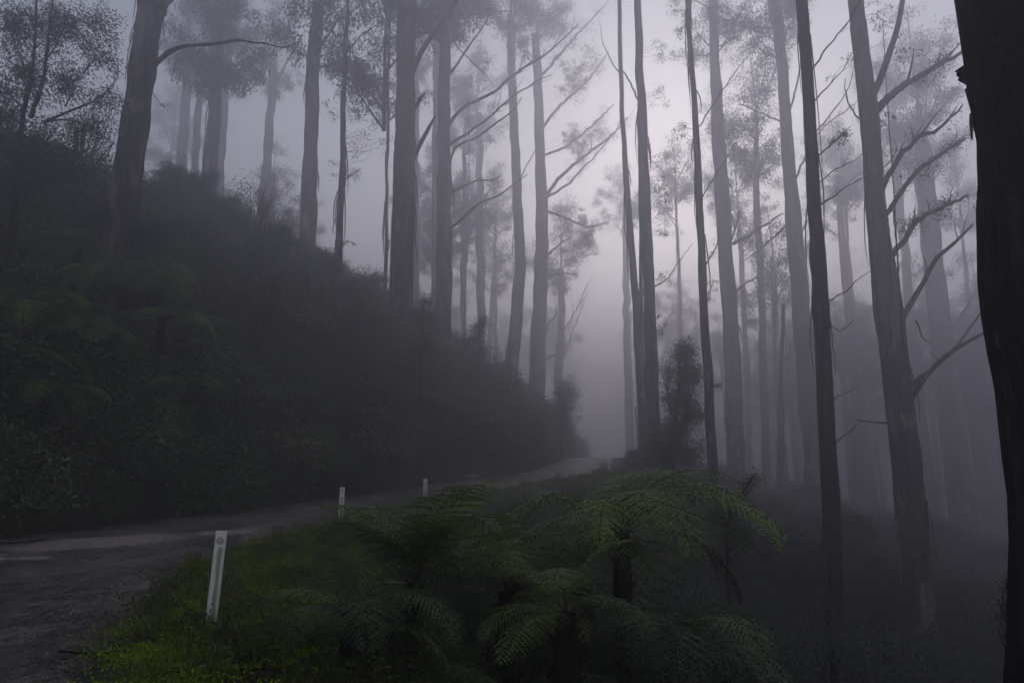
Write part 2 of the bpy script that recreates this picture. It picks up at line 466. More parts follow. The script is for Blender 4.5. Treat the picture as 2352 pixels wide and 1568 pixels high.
F = np.stack((i, i + 1, i + nt_ + 1, i + nt_), -1)
road = obj('road', mesh('road', V, F, M['asphalt'])); tag(road, kind='structure')
def road_z(x, y):
    t = (x - float(xl(y))) / (float(xr(y)) - float(xl(y)))
    return float(zr(y)) + 0.035 + 0.05 * (1 - (2 * t - 1) ** 2) - 0.018 * (math.exp(-((t - 0.28) / 0.09) ** 2) + math.exp(-((t - 0.72) / 0.09) ** 2))

# cast: hit of a photo pixel on the ground, nearest first
def on_ground(px, py, dmin=3.0, dmax=120.0):
    p0 = P(px, py, 1.0) - np.array((0, 0, EYE))
    d = np.linspace(dmin, dmax, 3000)
    X = p0[0] * d; Z = EYE + p0[2] * d
    h = ground_z(X, d)
    k = np.argmax(Z < h)
    return np.array((X[k], d[k], h[k]))

# ------------------------------------------------------------------ scattering of uncountable stuff
def scatter(name, variants, pts, rots, scls, idx, label, cat):
    """One object: a point per plant, each point wearing one of the variant meshes."""
    coll = bpy.data.collections.new(name + "_sources")
    for k, me in enumerate(variants):
        o = bpy.data.objects.new("%s_%02d" % (name, k), me); coll.objects.link(o)
    me = bpy.data.meshes.new(name)
    me.vertices.add(len(pts)); me.vertices.foreach_set("co", np.asarray(pts, np.float32).ravel())
    for nm, tp, dat in (("rot", 'FLOAT_VECTOR', rots), ("scl", 'FLOAT_VECTOR', scls)):
        a = me.attributes.new(nm, tp, 'POINT'); a.data.foreach_set("vector", np.asarray(dat, np.float32).ravel())
    a = me.attributes.new("pick", 'INT', 'POINT'); a.data.foreach_set("value", np.asarray(idx, np.int32))
    ob = obj(name, me); tag(ob, label, cat, kind='stuff')
    ng = bpy.data.node_groups.new(name + "_nodes", 'GeometryNodeTree')
    ng.interface.new_socket("Geometry", in_out='INPUT', socket_type='NodeSocketGeometry')
    ng.interface.new_socket("Geometry", in_out='OUTPUT', socket_type='NodeSocketGeometry')
    N, L = ng.nodes, ng.links
    gi, go = N.new('NodeGroupInput'), N.new('NodeGroupOutput')
    mp = N.new('GeometryNodeMeshToPoints')
    ip = N.new('GeometryNodeInstanceOnPoints'); ip.inputs['Pick Instance'].default_value = True
    ci = N.new('GeometryNodeCollectionInfo'); ci.inputs['Collection'].default_value = coll
    ci.inputs['Separate Children'].default_value = True; ci.inputs['Reset Children'].default_value = True
    def attr(nm, tp):
        q = N.new('GeometryNodeInputNamedAttribute'); q.data_type = tp; q.inputs['Name'].default_value = nm
        return q.outputs['Attribute']
    L.new(gi.outputs[0], mp.inputs['Mesh']); L.new(mp.outputs[0], ip.inputs['Points'])
    L.new(ci.outputs[0], ip.inputs['Instance'])
    L.new(attr("rot", 'FLOAT_VECTOR'), ip.inputs['Rotation']); L.new(attr("scl", 'FLOAT_VECTOR'), ip.inputs['Scale'])
    L.new(attr("pick", 'INT'), ip.inputs['Instance Index'])
    L.new(ip.outputs[0], go.inputs[0])
    md = ob.modifiers.new("scatter", 'NODES'); md.node_group = ng
    return ob

# ------------------------------------------------------------------ plant pieces
def bush_mesh(name, seed, h, w, nclump, per, L, W, mats, droop=0.0, stems=5):
    rng = np.random.default_rng(seed); g = Geo()
    for k in range(stems):
        a = rng.uniform(0, 2 * PI); e = rng.uniform(0.3, 0.8)
        top = np.array((math.cos(a) * w * e * 0.5, math.sin(a) * w * e * 0.5, h * rng.uniform(0.7, 1.0)))
        p = spline([(0, 0, -0.3, 0.02 * h), (*(top * (0.4, 0.4, 0.5)), 0.012 * h), (*top, 0.004)], 0.3)
        g.add(*tube(p, 4), 0)
    for k in range(nclump):
        u = unit(rng, 1)[0]; rr_ = rng.uniform(0.45, 1.0) ** 0.5
        c = np.array((u[0] * w * 0.5 * rr_, u[1] * w * 0.5 * rr_, h * (0.5 + 0.48 * u[2] * rr_)))
        n = int(per * rng.uniform(0.6, 1.4)); s = rng.uniform(0.6, 1.3) * w * 0.13
        pos = c + rng.normal(0, 1, (n, 3)) * (s, s, s * 0.6)
        d = unit(rng, n) + u * 0.7 + np.array((0, 0, -droop + 0.2))
        g.add(*leaves(pos, d, L * rng.uniform(0.6, 1.3, n), W * rng.uniform(0.7, 1.2, n), rng), 1 if rng.random() < 0.8 else 2)
    return g.build(name, mats, smooth=False)

def frond_geo(g, L, a0, a1, seed, npin=32, npnl=17, width=0.27, mi=1, side=0.0, stalk=0.16):
    """A bipinnate frond from the origin along +X; a0, a1 arch angles at base and tip."""
    rng = np.random.default_rng(seed)
    n = npin + 1
    t = np.linspace(0, 1, n)
    ang = a0 + (a1 - a0) * t ** 1.25
    ds = L / npin
    x = np.concatenate(([0], np.cumsum(np.cos(ang[:-1]) * ds))); z = np.concatenate(([0], np.cumsum(np.sin(ang[:-1]) * ds)))
    y = side * L * t ** 2
    C = np.stack((x, y, z), -1)
    r = np.interp(t, [0, 0.2, 1], [0.011 * L / 1.8, 0.007 * L / 1.8, 0.001])
    g.add(*tube(np.column_stack((C, r)), 4), 0)
    T = np.gradient(C, axis=0); T /= np.linalg.norm(T, axis=1)[:, None]
    Up = np.stack((-np.sin(ang), 0 * ang, np.cos(ang)), -1)
    pos, dr, LL, WW = [], [], [], []
    for k in range(n):
        tk = t[k]
        if tk < stalk: continue
        q = (tk - stalk) / (1 - stalk)
        pl = L * width * (math.sin(PI * min(1, q ** 0.75 * 0.94 + 0.06)) ** 0.8) * rng.uniform(0.88, 1.08) + 0.02 * L
        for sd in (-1, 1):
            S = np.array((0, sd, 0)) + T[k] * (0.28 + 0.5 * q) + Up[k] * rng.uniform(-0.12, 0.10)
            S /= np.linalg.norm(S)
            dn = -0.20 - 0.15 * rng.random()
            m_ = max(3, int(npnl * pl / (L * width)))
            u = (np.arange(m_) + 0.6) / m_
            base = C[k] + S * (u * pl)[:, None] + np.outer(u ** 2, (0, 0, dn * pl))
            w_ = L * 0.0165 * (1 - u ** 2 * 0.8) * (L / 1.8) ** 0.0
            for ss in (-1, 1):
                dd = T[k] * ss * 1.0 + S * 0.55
                pos.append(base); dr.append(np.tile(dd, (m_, 1)) + rng.normal(0, 0.08, (m_, 3)))
                LL.append(w_ * 1.0); WW.append(np.full(m_, pl / m_ * 1.25))
    pos = np.vstack(pos); dr = np.vstack(dr); LL = np.concatenate(LL); WW = np.concatenate(WW)
    # pinnules lie in the plane of the frond: build them directly
    D = dr / np.linalg.norm(dr, axis=1)[:, None]
    upv = np.array((0, 0, 1.0)) + rng.normal(0, 0.25, (len(D), 3))
    S = np.cross(D, upv); S /= np.linalg.norm(S, axis=1)[:, None]
    A = pos; B = pos + D * LL[:, None] * 0.4 + S * WW[:, None] * 0.5
    Cc = pos + D * LL[:, None] - np.array((0, 0, 1)) * (LL * 0.22)[:, None]; Dd = pos + D * LL[:, None] * 0.4 - S * WW[:, None] * 0.5
    V = np.stack((A, B, Cc, Dd), 1).reshape(-1, 3)
    g.add(V, np.arange(len(V)).reshape(-1, 4), mi)

def frond_mesh(name, L, a0, a1, seed, leafm, **kw):
    g = Geo(); frond_geo(g, L, rad(a0), rad(a1), seed, **kw)
    return g.build(name, [M['twig'], leafm], smooth=False)

def fern_clump(name, seed, n, L, leafm, npin=16, npnl=5):
    rng = np.random.default_rng(seed); g = Geo()
    for k in range(n):
        f = Geo(); Lk = L * rng.uniform(0.7, 1.1)
        frond_geo(f, Lk, rad(rng.uniform(35, 70)), rad(rng.uniform(-55, -10)), seed * 31 + k, npin=npin, npnl=npnl)
        V = np.concatenate(f.V); a = 2 * PI * k / n + rng.uniform(-0.3, 0.3); ca, sa = math.cos(a), math.sin(a)
        V = V @ np.array(((ca, sa, 0), (-sa, ca, 0), (0, 0, 1)))
        for Fq, mm in zip(f.Q, f.qm):
            pass
        Q = np.concatenate(f.Q); mm = np.concatenate(f.qm)
        g.V.append(V); g.Q.append(Q + g.n); g.qm.append(mm); g.n += len(V)
    return g.build(name, [M['twig'], leafm], smooth=False)

FRONDS = {}
for nm, mt in (('green', M['fern']), ('deep', M['fern_dark']), ('lime', M['fern_lime']), ('bright', M['fern_bright']), ('dead', M['fern_brown'])):
    FRONDS[nm] = [frond_mesh('frond', 1.8, a0, a1, 40 + k, mt, side=sd) for k, (a0, a1, sd) in enumerate(
        ((30, -62, 0.05), (20, -50, -0.06), (45, -60, 0.08), (62, -20, -0.04), (8, -66, 0.0), (32, -84, 0.07), (14, -78, -0.05), (78, -8, 0.05), (70, -38, -0.06), (50, -80, 0.03), (56, -68, -0.05)))]

FERN_POS = []
def tree_fern(px, py, depth, base_z, label, nfr, L, col='green', tilt=(0, 0), trunk_r=0.12, seed=1, dead=4, extra=(), shapes=(0, 1, 2, 4), name='tree_fern', group='tree ferns'):
    rng = random.Random(seed)
    c = P(px, py, depth)
    bz = gz(c[0], c[1]) if base_z is None else base_z
    root = empty(name, (c[0], c[1], bz), label, 'tree fern', group)
    FERN_POS.append((c[0], c[1], L))
    h = c[2] - bz
    nr = np.random.default_rng(seed)
    g = Geo()
    pth = spline([(0, 0, -0.3, trunk_r * 1.5), (0.02, 0.01, h * 0.3, trunk_r * 1.05), (-0.01, 0, h * 0.75, trunk_r), (0, 0, h + 0.05, trunk_r * 0.8)], 0.12)
    g.add(*tube(pth, 12, 0.10, nr), 0)
    # old frond stubs
    nst = int(h * 40)
    for k in range(nst):
        a = nr.uniform(0, 2 * PI); z = nr.uniform(0.1, h)
        d = np.array((math.cos(a), math.sin(a), 0.9)); p0 = np.array((math.cos(a) * trunk_r * 0.85, math.sin(a) * trunk_r * 0.85, z))
        g.add(*tube(np.array([(*p0, 0.014), (*(p0 + d * 0.07), 0.008)]), 4), 0)
    obj('trunk', g.build('trunk', M['bark_black']), root)
    S = L / 1.8
    for k in range(nfr):
        a = 2 * PI * k / nfr * 1.0 + rng.uniform(-0.25, 0.25)
        m_ = FRONDS[col][rng.choice(shapes)]
        s = S * rng.uniform(0.82, 1.1)
        obj('frond', m_, root, (0, 0, h), (rng.uniform(-0.15, 0.15) + tilt[0], rng.uniform(-0.12, 0.12) + tilt[1], a), (s, s, s))
    for (deg, shape, s, cl) in extra:
        s *= S
        obj('frond', FRONDS[cl][shape], root, (0, 0, h + 0.02), (0, 0, rad(deg)), (s, s, s))
    for k in range(dead):
        a = rng.uniform(0, 2 * PI)
        obj('dead_frond', FRONDS['dead'][4], root, (0, 0, h - 0.05), (0, rad(56), a), (S * 0.7, S * 0.28, S * 0.7))
    return root

# ------------------------------------------------------------------ gum trees
def leafy(g, path, n, spread, per, L, W, rng, start=0.35, hang=0.9, lm=1, twm=0):
    """Twigs and hanging leaf bunches along the outer part of a limb path (rows x,y,z,r)."""
    m_ = len(path)
    for k in range(n):
        i0 = int(rng.uniform(start, 1.0) * (m_ - 1))
        p = path[i0, :3]
        d = unit(rng, 1)[0]; d[2] = abs(d[2]) * 0.6 - 0.1
        q = p + d * spread * rng.uniform(0.3, 1.0)
        mid_p = (p + q) / 2 + np.array((0, 0, 0.12 * spread))
        g.add(*tube(spline([(*p, 0.012), (*mid_p, 0.008), (*q, 0.003)], 0.5), 3), twm)
        nn = int(per * rng.uniform(0.5, 1.5)); s = spread * 0.24
        pos = q + rng.normal(0, 1, (nn, 3)) * (s, s, s * 0.9) - np.array((0, 0, s * 0.5))
        dd = unit(rng, nn) * 0.8 + np.array((0, 0, -hang))
        g.add(*leaves(pos, dd, L * rng.uniform(0.7, 1.3, nn), W * rng.uniform(0.7, 1.3, nn), rng), lm)

def crown_mesh(name, seed, H, R, nlimb, nclump, per, L, W):
    rng = np.random.default_rng(seed); g = Geo()
    for k in range(nlimb):
        a = 2 * PI * k / nlimb + rng.uniform(-0.4, 0.4); z0 = H * rng.uniform(0, 0.55); e = rng.uniform(0.6, 1.0)
        tip = np.array((math.cos(a) * R * e, math.sin(a) * R * e, z0 + H * rng.uniform(0.2, 0.5)))
        st = np.array((0, 0, z0))
        p = spline([(*st, 0.10), (*(st * 0.5 + tip * 0.5 + (0, 0, -0.5)), 0.06), (*tip, 0.015)], 0.8)
        g.add(*tube(p, 5), 0)
        leafy(g, p, nclump, 1.7, per, L, W, rng, 0.3)
    p = spline([(0, 0, 0, 0.2), (0.3, 0.2, H * 0.5, 0.12), (0, 0, H, 0.02)], 1.0)
    g.add(*tube(p, 6), 0); leafy(g, p, nclump * 2, 2.2, per, L, W, rng, 0.35)
    return g.build(name, [M['bark_grey'], M['gum_leaf']], smooth=False)
CROWNS = [crown_mesh('crown', 70 + k, 17, 6.0 + k * 0.6, 9, 14, 60, 0.34, 0.10) for k in range(4)]

GUM = 'gum trees standing in the fog'
def gum(pts, depth, label, bark='bark_grey', branches=(), ribbons=(), foliage=None, top=52.0, seed=0, crown=True, group=GUM, name='gum_tree', sides=None, rough=0.035, cat='tree', base_drop=0.4, boughs=()):
    """pts: (px, py, width px) from top to bottom of the visible trunk at depth metres ahead."""
    rng = np.random.default_rng(seed + 100)
    rows = []
    for (px, py, w) in pts:
        p = P(px, py, depth)
        k = depth / (math.cos(PITCH) - (CY - py) / FPX * math.sin(PITCH))
        rows.append((p[0], p[1], p[2], w / 2 / FPX * k))
    rows = rows[::-1]                                   # bottom to top
    b0, b1 = np.array(rows[0]), np.array(rows[1])
    bz = gz(b0[0], b0[1])
    if b0[2] > bz:
        dz = b0[2] - (bz - base_drop)
        sl = (b1[:2] - b0[:2]) / max(0.5, b1[2] - b0[2])
        foot = (b0[0] - sl[0] * dz * 0.6, b0[1], bz - base_drop, b0[3] * 1.35)
        mid_f = (b0[0] - sl[0] * dz * 0.3, b0[1], b0[2] - dz * 0.55, b0[3] * 1.08)
        rows = [foot, mid_f] + rows
    else:
        rows = [(b0[0], b0[1], bz - base_drop, b0[3] * 1.15)] + rows
    ZCAP = 64.0
    while len(rows) > 3 and rows[-2][2] > ZCAP: rows.pop()
    if rows[-1][2] > ZCAP:
        a_, b_ = np.array(rows[-2]), np.array(rows[-1]); rows[-1] = tuple(a_ + (b_ - a_) * (ZCAP - a_[2]) / (b_[2] - a_[2]))
    t1, t0 = np.array(rows[-1]), np.array(rows[-2])
    ztop = min(top, 52.0 if depth < 72 else 46.0)
    if t1[2] < ztop:
        sl = (t1[:2] - t0[:2]) / max(0.5, t1[2] - t0[2])
        H = ztop - t1[2]
        for f in (0.35, 0.7, 1.0):
            rows.append((t1[0] + sl[0] * H * f * 0.6, t1[1] + sl[1] * H * f, t1[2] + H * f, max(0.06, t1[3] * (1 - 0.75 * f))))
    base = np.array((rows[0][0], rows[0][1], bz))
    root = empty(name, base, label, cat, group)
    near = depth < 45
    step = 0.28 if depth < 32 else (0.5 if near else 1.1)
    sd = sides or (36 if depth < 32 else (20 if near else 12))
    path = spline(rows, step)
    # faint natural wander
    wz = path[:, 2]
    path[:, 0] += 0.03 * depth / 30 * vnoise(wz, wz * 0 + seed * 3.3, 2.3)
    path[:, 3] *= 1 + 0.045 * vnoise(wz, wz * 0 + seed * 1.7 + 40, 1.4) + 0.02 * vnoise(wz, wz * 0 + seed, 0.45)
    g = Geo(); g.add(*tube(path, sd, rough, rng, flute=0.10))
    obj('trunk', g.build('trunk', M[bark], base), root)
    for br in branches:
        rws = []
        dd = br.get('d', rng.uniform(-1.2, 1.2)); bp = br['p']
        tot = len(bp) - 1
        for k, (px, py, w) in enumerate(bp):
            dep = depth + dd * (k / tot) ** 1.2
            q = P(px, py, dep); rws.append((*q, w / 2 / FPX * dep))
        bpth = spline(rws, 0.3 if near else 0.7)
        if br.get('wobble', True):
            amp = 0.02 * depth / 25
            bpth[2:, 0] += amp * rng.normal(0, 1, len(bpth) - 2); bpth[2:, 2] += amp * rng.normal(0, 1, len(bpth) - 2)
        g = Geo(); g.add(*tube(bpth, 8 if near else 5, 0.05, rng))
        for k in range(br.get('twigs', 0)):
            i0 = int(rng.uniform(0.35, 0.97) * (len(bpth) - 1)); p = bpth[i0, :3]
            dv = (bpth[-1, :3] - bpth[0, :3]); dv /= np.linalg.norm(dv) + 1e-6
            ln = rng.uniform(0.4, 1.0) * br.get('tl', 1.4)
            dv = dv + unit(rng, 1)[0] * 0.8 + np.array((0, 0, 0.35)); q = p + dv * ln * 0.5; q2 = q + (dv + unit(rng, 1)[0] * 0.5) * ln * 0.5
            g.add(*tube(spline([(*p, bpth[i0, 3] * 0.5), (*q, bpth[i0, 3] * 0.32), (*q2, 0.004)], 0.3), 4), 0)
        bo = obj('branch', g.build('branch', M[bark], base), root)
        if br.get('leaf'):
            n, spread, per, L = br['leaf']
            g = Geo(); leafy(g, bpth, n, spread, per, L, L * 0.24, rng, br.get('start', 0.35))
            obj('foliage', g.build('foliage', [M['twig'], M['gum_leaf']], base, smooth=False), bo)
    for rb in ribbons:
        rws = []
        for (px, py, w) in rb:
            q = P(px, py, depth - (0.55 if depth > 10 else 0.0)); rws.append((*q, max(0.004, w / 2 / FPX * depth)))
        rp = spline(rws, 0.3); rp[:, 0] += 0.012 * rng.normal(0, 1, len(rp))
        g = Geo(); g.add(*tube(rp, 4)); obj('bark_strip', g.build('bark_strip', M['ribbon'], base), root)
    if 20 < depth < 70:
        for k in range(7 if near else 4):
            i0 = int(rng.uniform(0.25, 0.62) * len(path)); side = rng.choice((-1, 1)); ln = rng.uniform(1.0, 4.5) * (1.3 if bark == 'bark_black' else 1)
            q = path[i0]; off = side * q[3]; lean_ = (path[max(0, i0 - 4), 0] - q[0]) / max(0.1, q[2] - path[max(0, i0 - 4), 2])
            out = rng.uniform(0.03, 0.22)
            rws = [(q[0] + off * 0.97, q[1] - q[3] * 0.3, q[2], 0.035 * depth / 30), (q[0] + off + side * out * 0.8 + lean_ * ln * 0.4, q[1] - q[3] * 0.35, q[2] - ln * 0.35, 0.028 * depth / 30),
                   (q[0] + off + side * out + lean_ * ln * 0.7 + rng.normal(0, 0.05), q[1] - q[3] * 0.35, q[2] - ln * 0.75, 0.02 * depth / 30), (q[0] + off + side * out * 0.7 + lean_ * ln, q[1] - q[3] * 0.3, q[2] - ln, 0.008)]
            g = Geo(); g.add(*tube(spline(rws, 0.35), 4)); obj('bark_strip', g.build('bark_strip', M['ribbon'], base), root)
    if foliage:
        g = Geo()
        for (px, py, rpx, n, per, L) in foliage:
            for k in range(n):
                a = rng.normal(0, 0.5, 2) * rpx
                dep = depth + rng.normal(0, 0.5) * rpx / FPX * depth
                c = P(px + a[0], py + a[1] * 1.25, dep); s = 0.16 * rpx / FPX * depth * 1.25
                nn = int(per * rng.uniform(0.4, 1.6))
                pos = c + rng.normal(0, 1, (nn, 3)) * (s, s, s * 0.8)
                g.add(*leaves(pos, unit(rng, nn) * 0.8 + (0, 0, -0.9), L * rng.uniform(0.7, 1.3, nn), L * 0.25 * rng.uniform(0.7, 1.3, nn), rng), 1)
                # twig from the stem to the bunch
                ipt = int(np.argmin(np.abs(path[:, 2] - (c[2] - 0.35 * abs(c[0] - base[0]))))); s0 = path[ipt, :3]
                if k % 3 == 0:
                    mm = (s0 + c) / 2 + rng.normal(0, 0.12, 3)
                    g.add(*tube(spline([(*s0, 0.014), (*mm, 0.009), (*c, 0.004)], 0.5), 3), 0)
        obj('foliage', g.build('foliage', [M['twig'], M['gum_leaf']], base, smooth=False), root)
    for (px, py, dd, sc, az) in boughs:
        c = P(px, py, depth + dd) - base
        obj('crown', CROWNS[int(rng.integers(0, 4))], root, (c[0], c[1], c[2] - 7 * sc), (rng.uniform(-0.2, 0.2), rng.uniform(-0.2, 0.2), az), (sc, sc, sc))
    if crown:
        tp = path[-1]
        s = rng.uniform(0.85, 1.25) * (0.65 if depth < 50 else 1)
        obj('crown', CROWNS[int(rng.integers(0, 4))], root, (tp[0] - base[0], tp[1] - base[1], tp[2] - base[2] - (12 if depth < 72 else 5) * s), (0, 0, rng.uniform(0, 6.28)), (s, s, s))
    return root

# ---- left of the road
gum([(354, -20, 62), (346, 30, 57), (332, 120, 57), (312, 260, 58), (296, 370, 62), (278, 500, 70), (262, 620, 80)], 30,
    'dark thick gum tree on the left bank with one long bare branch reaching right', 'bark_dark', seed=1, rough=0.03,
    branches=[dict(p=[(338, 165, 15), (365, 140, 13), (392, 118, 12), (418, 108, 9), (450, 104, 8), (500, 100, 8), (548, 92, 7), (580, 98, 5), (610, 100, 4), (648, 109, 3), (685, 100, 2)], d=-2.0, wobble=False),
              dict(p=[(352, 30, 26), (380, 6, 22), (410, -30, 18), (450, -120, 10)], d=1.5),
              dict(p=[(340, 200, 3), (352, 215, 2), (372, 240, 1.5), (380, 250, 1)], d=-0.5, leaf=(3, 0.3, 10, 0.12), start=0.8)],
    ribbons=[[(377, 0, 3), (375, 40, 3), (377, 96, 1)], [(345, 180, 3), (343, 215, 3), (340, 245, 1)], [(352, 120, 2), (357, 132, 2), (350, 150, 1)]])
gum([(510, -10, 20), (500, 140, 24), (492, 260, 27), (482, 400, 32), (474, 555, 36)], 62,
    'gum trunk with a pale bark streak, second big trunk right of the dark branching one', 'bark_grey', seed=2,
    ribbons=[[(508, 60, 3), (502, 180, 3), (492, 395, 3)], [(478, 360, 3), (472, 400, 4), (467, 430, 2)]],
    foliage=[(540, 90, 30, 16, 30, 0.2), (545, 170, 26, 12, 30, 0.2), (545, 30, 30, 10, 30, 0.2)])
gum([(529, -10, 16), (521, 150, 17), (510, 300, 19), (500, 480, 22)], 92, 'pale gum trunk overlapping the streaked trunk from behind on its right', 'bark_grey', seed=3)
gum([(444, -10, 20), (432, 180, 21), (421, 320, 22), (412, 440, 24)], 96, 'wide blurred gum trunk on the slope left of a narrower twin trunk', 'bark_grey', seed=4,
    foliage=[(450, 180, 36, 12, 30, 0.24)])
gum([(470, -10, 14), (462, 160, 15), (453, 300, 16), (444, 500, 18)], 90, 'narrow gum trunk close right of the wide blurred trunk', 'bark_grey', seed=5)
gum([(410, -10, 14), (400, 150, 14), (388, 360, 15)], 125, 'very faint gum trunk nearest the dark branching tree on its right', 'bark_grey', seed=6)
gum([(640, -10, 20), (628, 170, 18), (612, 370, 20), (596, 520, 22)], 96, 'faint leaning gum trunk alone in the pale gap left of a straight grey trunk', 'bark_grey', seed=7,
    branches=[dict(p=[(626, 210, 7), (650, 160, 6), (690, 90, 4)], d=3)])
gum([(733, -10, 25), (722, 130, 30), (716, 280, 31), (711, 420, 34), (706, 600, 40)], 60,
    'straight grey gum trunk with flaking edges rising behind the bank shrubs', 'bark_grey', seed=8, rough=0.045,
    ribbons=[[(701, 190, 2), (697, 225, 2), (700, 245, 1)]])
gum([(800, -20, 7), (795, 80, 10), (790, 200, 12), (786, 350, 13), (780, 500, 15), (776, 660, 16)], 44,
    'slender young gum with leafy bunches all the way up its stem', 'bark_grey', seed=9, sides=12, top=24, crown=False, cat='tree',
    branches=[dict(p=[(800, 95, 5), (780, 40, 4), (745, 8, 3), (715, -15, 2)], d=-1), dict(p=[(792, 130, 4), (825, 85, 3), (870, 55, 2)], d=1, leaf=(7, 0.5, 14, 0.16)),
              dict(p=[(785, 430, 3), (800, 405, 2), (830, 390, 1.5)], d=0.5, leaf=(6, 0.4, 14, 0.16)), dict(p=[(782, 580, 3), (795, 555, 2), (820, 560, 1.5)], d=-0.5, leaf=(5, 0.3, 12, 0.16))],
    foliage=[(820, 60, 46, 18, 18, 0.17), (835, 190, 40, 20, 18, 0.17), (850, 270, 40, 20, 18, 0.17), (820, 330, 40, 16, 16, 0.17), (765, 250, 22, 8, 14, 0.17), (812, 400, 26, 8, 14, 0.17), (770, 380, 20, 6, 12, 0.17), (880, 320, 26, 8, 14, 0.17)])
gum([(894, -10, 6), (890, 300, 7), (886, 690, 9)], 60, 'pencil thin pole of a gum just left of the massive central trunk', 'bark_grey', seed=10, top=30)
gum([(936, -10, 42), (932, 150, 44), (930, 330, 46), (926, 520, 51), (921, 650, 55), (914, 780, 62), (905, 880, 74)], 46,
    'massive dark gum trunk in the middle of the left bank with stub branches', 'bark_dark', seed=11, rough=0.028,
    branches=[dict(p=[(948, 165, 16), (965, 125, 15), (985, 92, 13), (1015, 50, 12), (1052, -5, 10), (1090, -80, 7)], d=-1.5, wobble=False),
              dict(p=[(945, 262, 12), (958, 240, 10), (966, 225, 9), (975, 214, 5)], d=-1.0, wobble=False),
              dict(p=[(945, 372, 13), (958, 345, 12), (972, 318, 11), (986, 292, 9), (1000, 266, 5)], d=-1.5, wobble=False)],
    ribbons=[[(906, 345, 4), (904, 400, 3), (901, 600, 2)], [(955, 420, 3), (958, 450, 2), (962, 480, 1)], [(944, 560, 4), (943, 620, 4), (948, 660, 3)]])
gum([(955, 200, 18), (953, 400, 18), (951, 700, 22)], 100, 'pale gum trunk peeping out right behind the massive central trunk', 'bark_grey', seed=12)
gum([(1005, -10, 13), (1001, 300, 15), (999, 760, 18)], 84, 'narrow faint gum trunk touching the left side of the many branched trunk', 'bark_grey', seed=13)
gum([(1024, -20, 24), (1022, 120, 26), (1020, 280, 28), (1020, 450, 32), (1020, 600, 36), (1017, 750, 37), (1015, 880, 42)], 58,
    'dark gum trunk with many bare branches sweeping up to the right', 'bark_dark', seed=14, rough=0.03,
    branches=[dict(p=[(1030, 290, 10), (1048, 262, 9), (1090, 235, 8), (1135, 210, 8), (1190, 165, 7), (1260, 120, 5), (1330, 55, 3)], d=2, twigs=8, tl=2.2),
              dict(p=[(1030, 335, 8), (1060, 312, 7), (1100, 290, 6), (1150, 245, 5), (1210, 200, 4), (1270, 170, 2)], d=-2, twigs=6, tl=1.8),
              dict(p=[(1030, 385, 7), (1046, 340, 6), (1090, 318, 5), (1130, 290, 5), (1170, 260, 4), (1200, 225, 2)], d=-1),
              dict(p=[(1032, 447, 6), (1060, 430, 5), (1095, 415, 4), (1130, 412, 4), (1148, 404, 2)], d=1.5),
              dict(p=[(1034, 525, 7), (1065, 500, 7), (1095, 470, 6), (1110, 462, 5), (1135, 455, 4), (1165, 435, 4), (1213, 400, 2)], d=-1.5),
              dict(p=[(1026, 180, 8), (1060, 130, 6), (1110, 60, 4), (1150, -20, 2)], d=2, leaf=(8, 1.0, 24, 0.2)),
              dict(p=[(1045, 30, 3), (1040, 90, 3), (1060, 120, 3), (1105, 160, 2), (1130, 190, 1)], d=-2)],
    ribbons=[[(1036, 510, 3), (1038, 550, 3), (1040, 590, 1)], [(1076, 225, 1.5), (1077, 300, 1.5), (1078, 420, 1)]],
    foliage=[(1110, 150, 26, 8, 26, 0.17), (1090, 180, 26, 8, 20, 0.17)])
gum([(1066, 300, 9), (1065, 520, 10), (1063, 760, 12)], 104, 'slim faint gum trunk between the many branched trunk and a wider pale one', 'bark_grey', seed=15)
gum([(1102, 200, 14), (1102, 480, 17), (1106, 800, 20)], 110, 'wider pale gum trunk standing behind a small leafy sapling', 'bark_grey', seed=16)
gum([(1136, 500, 7), (1137, 700, 9), (1140, 820, 10)], 130, 'faintest slim gum trunk left of the curved trunk', 'bark_grey', seed=17)
gum([(1172, -10, 18), (1176, 150, 19), (1183, 350, 21), (1193, 520, 23), (1195, 610, 25), (1186, 740, 29), (1175, 830, 33), (1166, 910, 38)], 84,
    'gum trunk that curves out to the right halfway up beside the road bend', 'bark_grey', seed=18, ribbons=[[(1178, 540, 2), (1177, 590, 2)]],
    branches=[dict(p=[(1190, 420, 4), (1215, 370, 3), (1240, 330, 2)], d=2)])
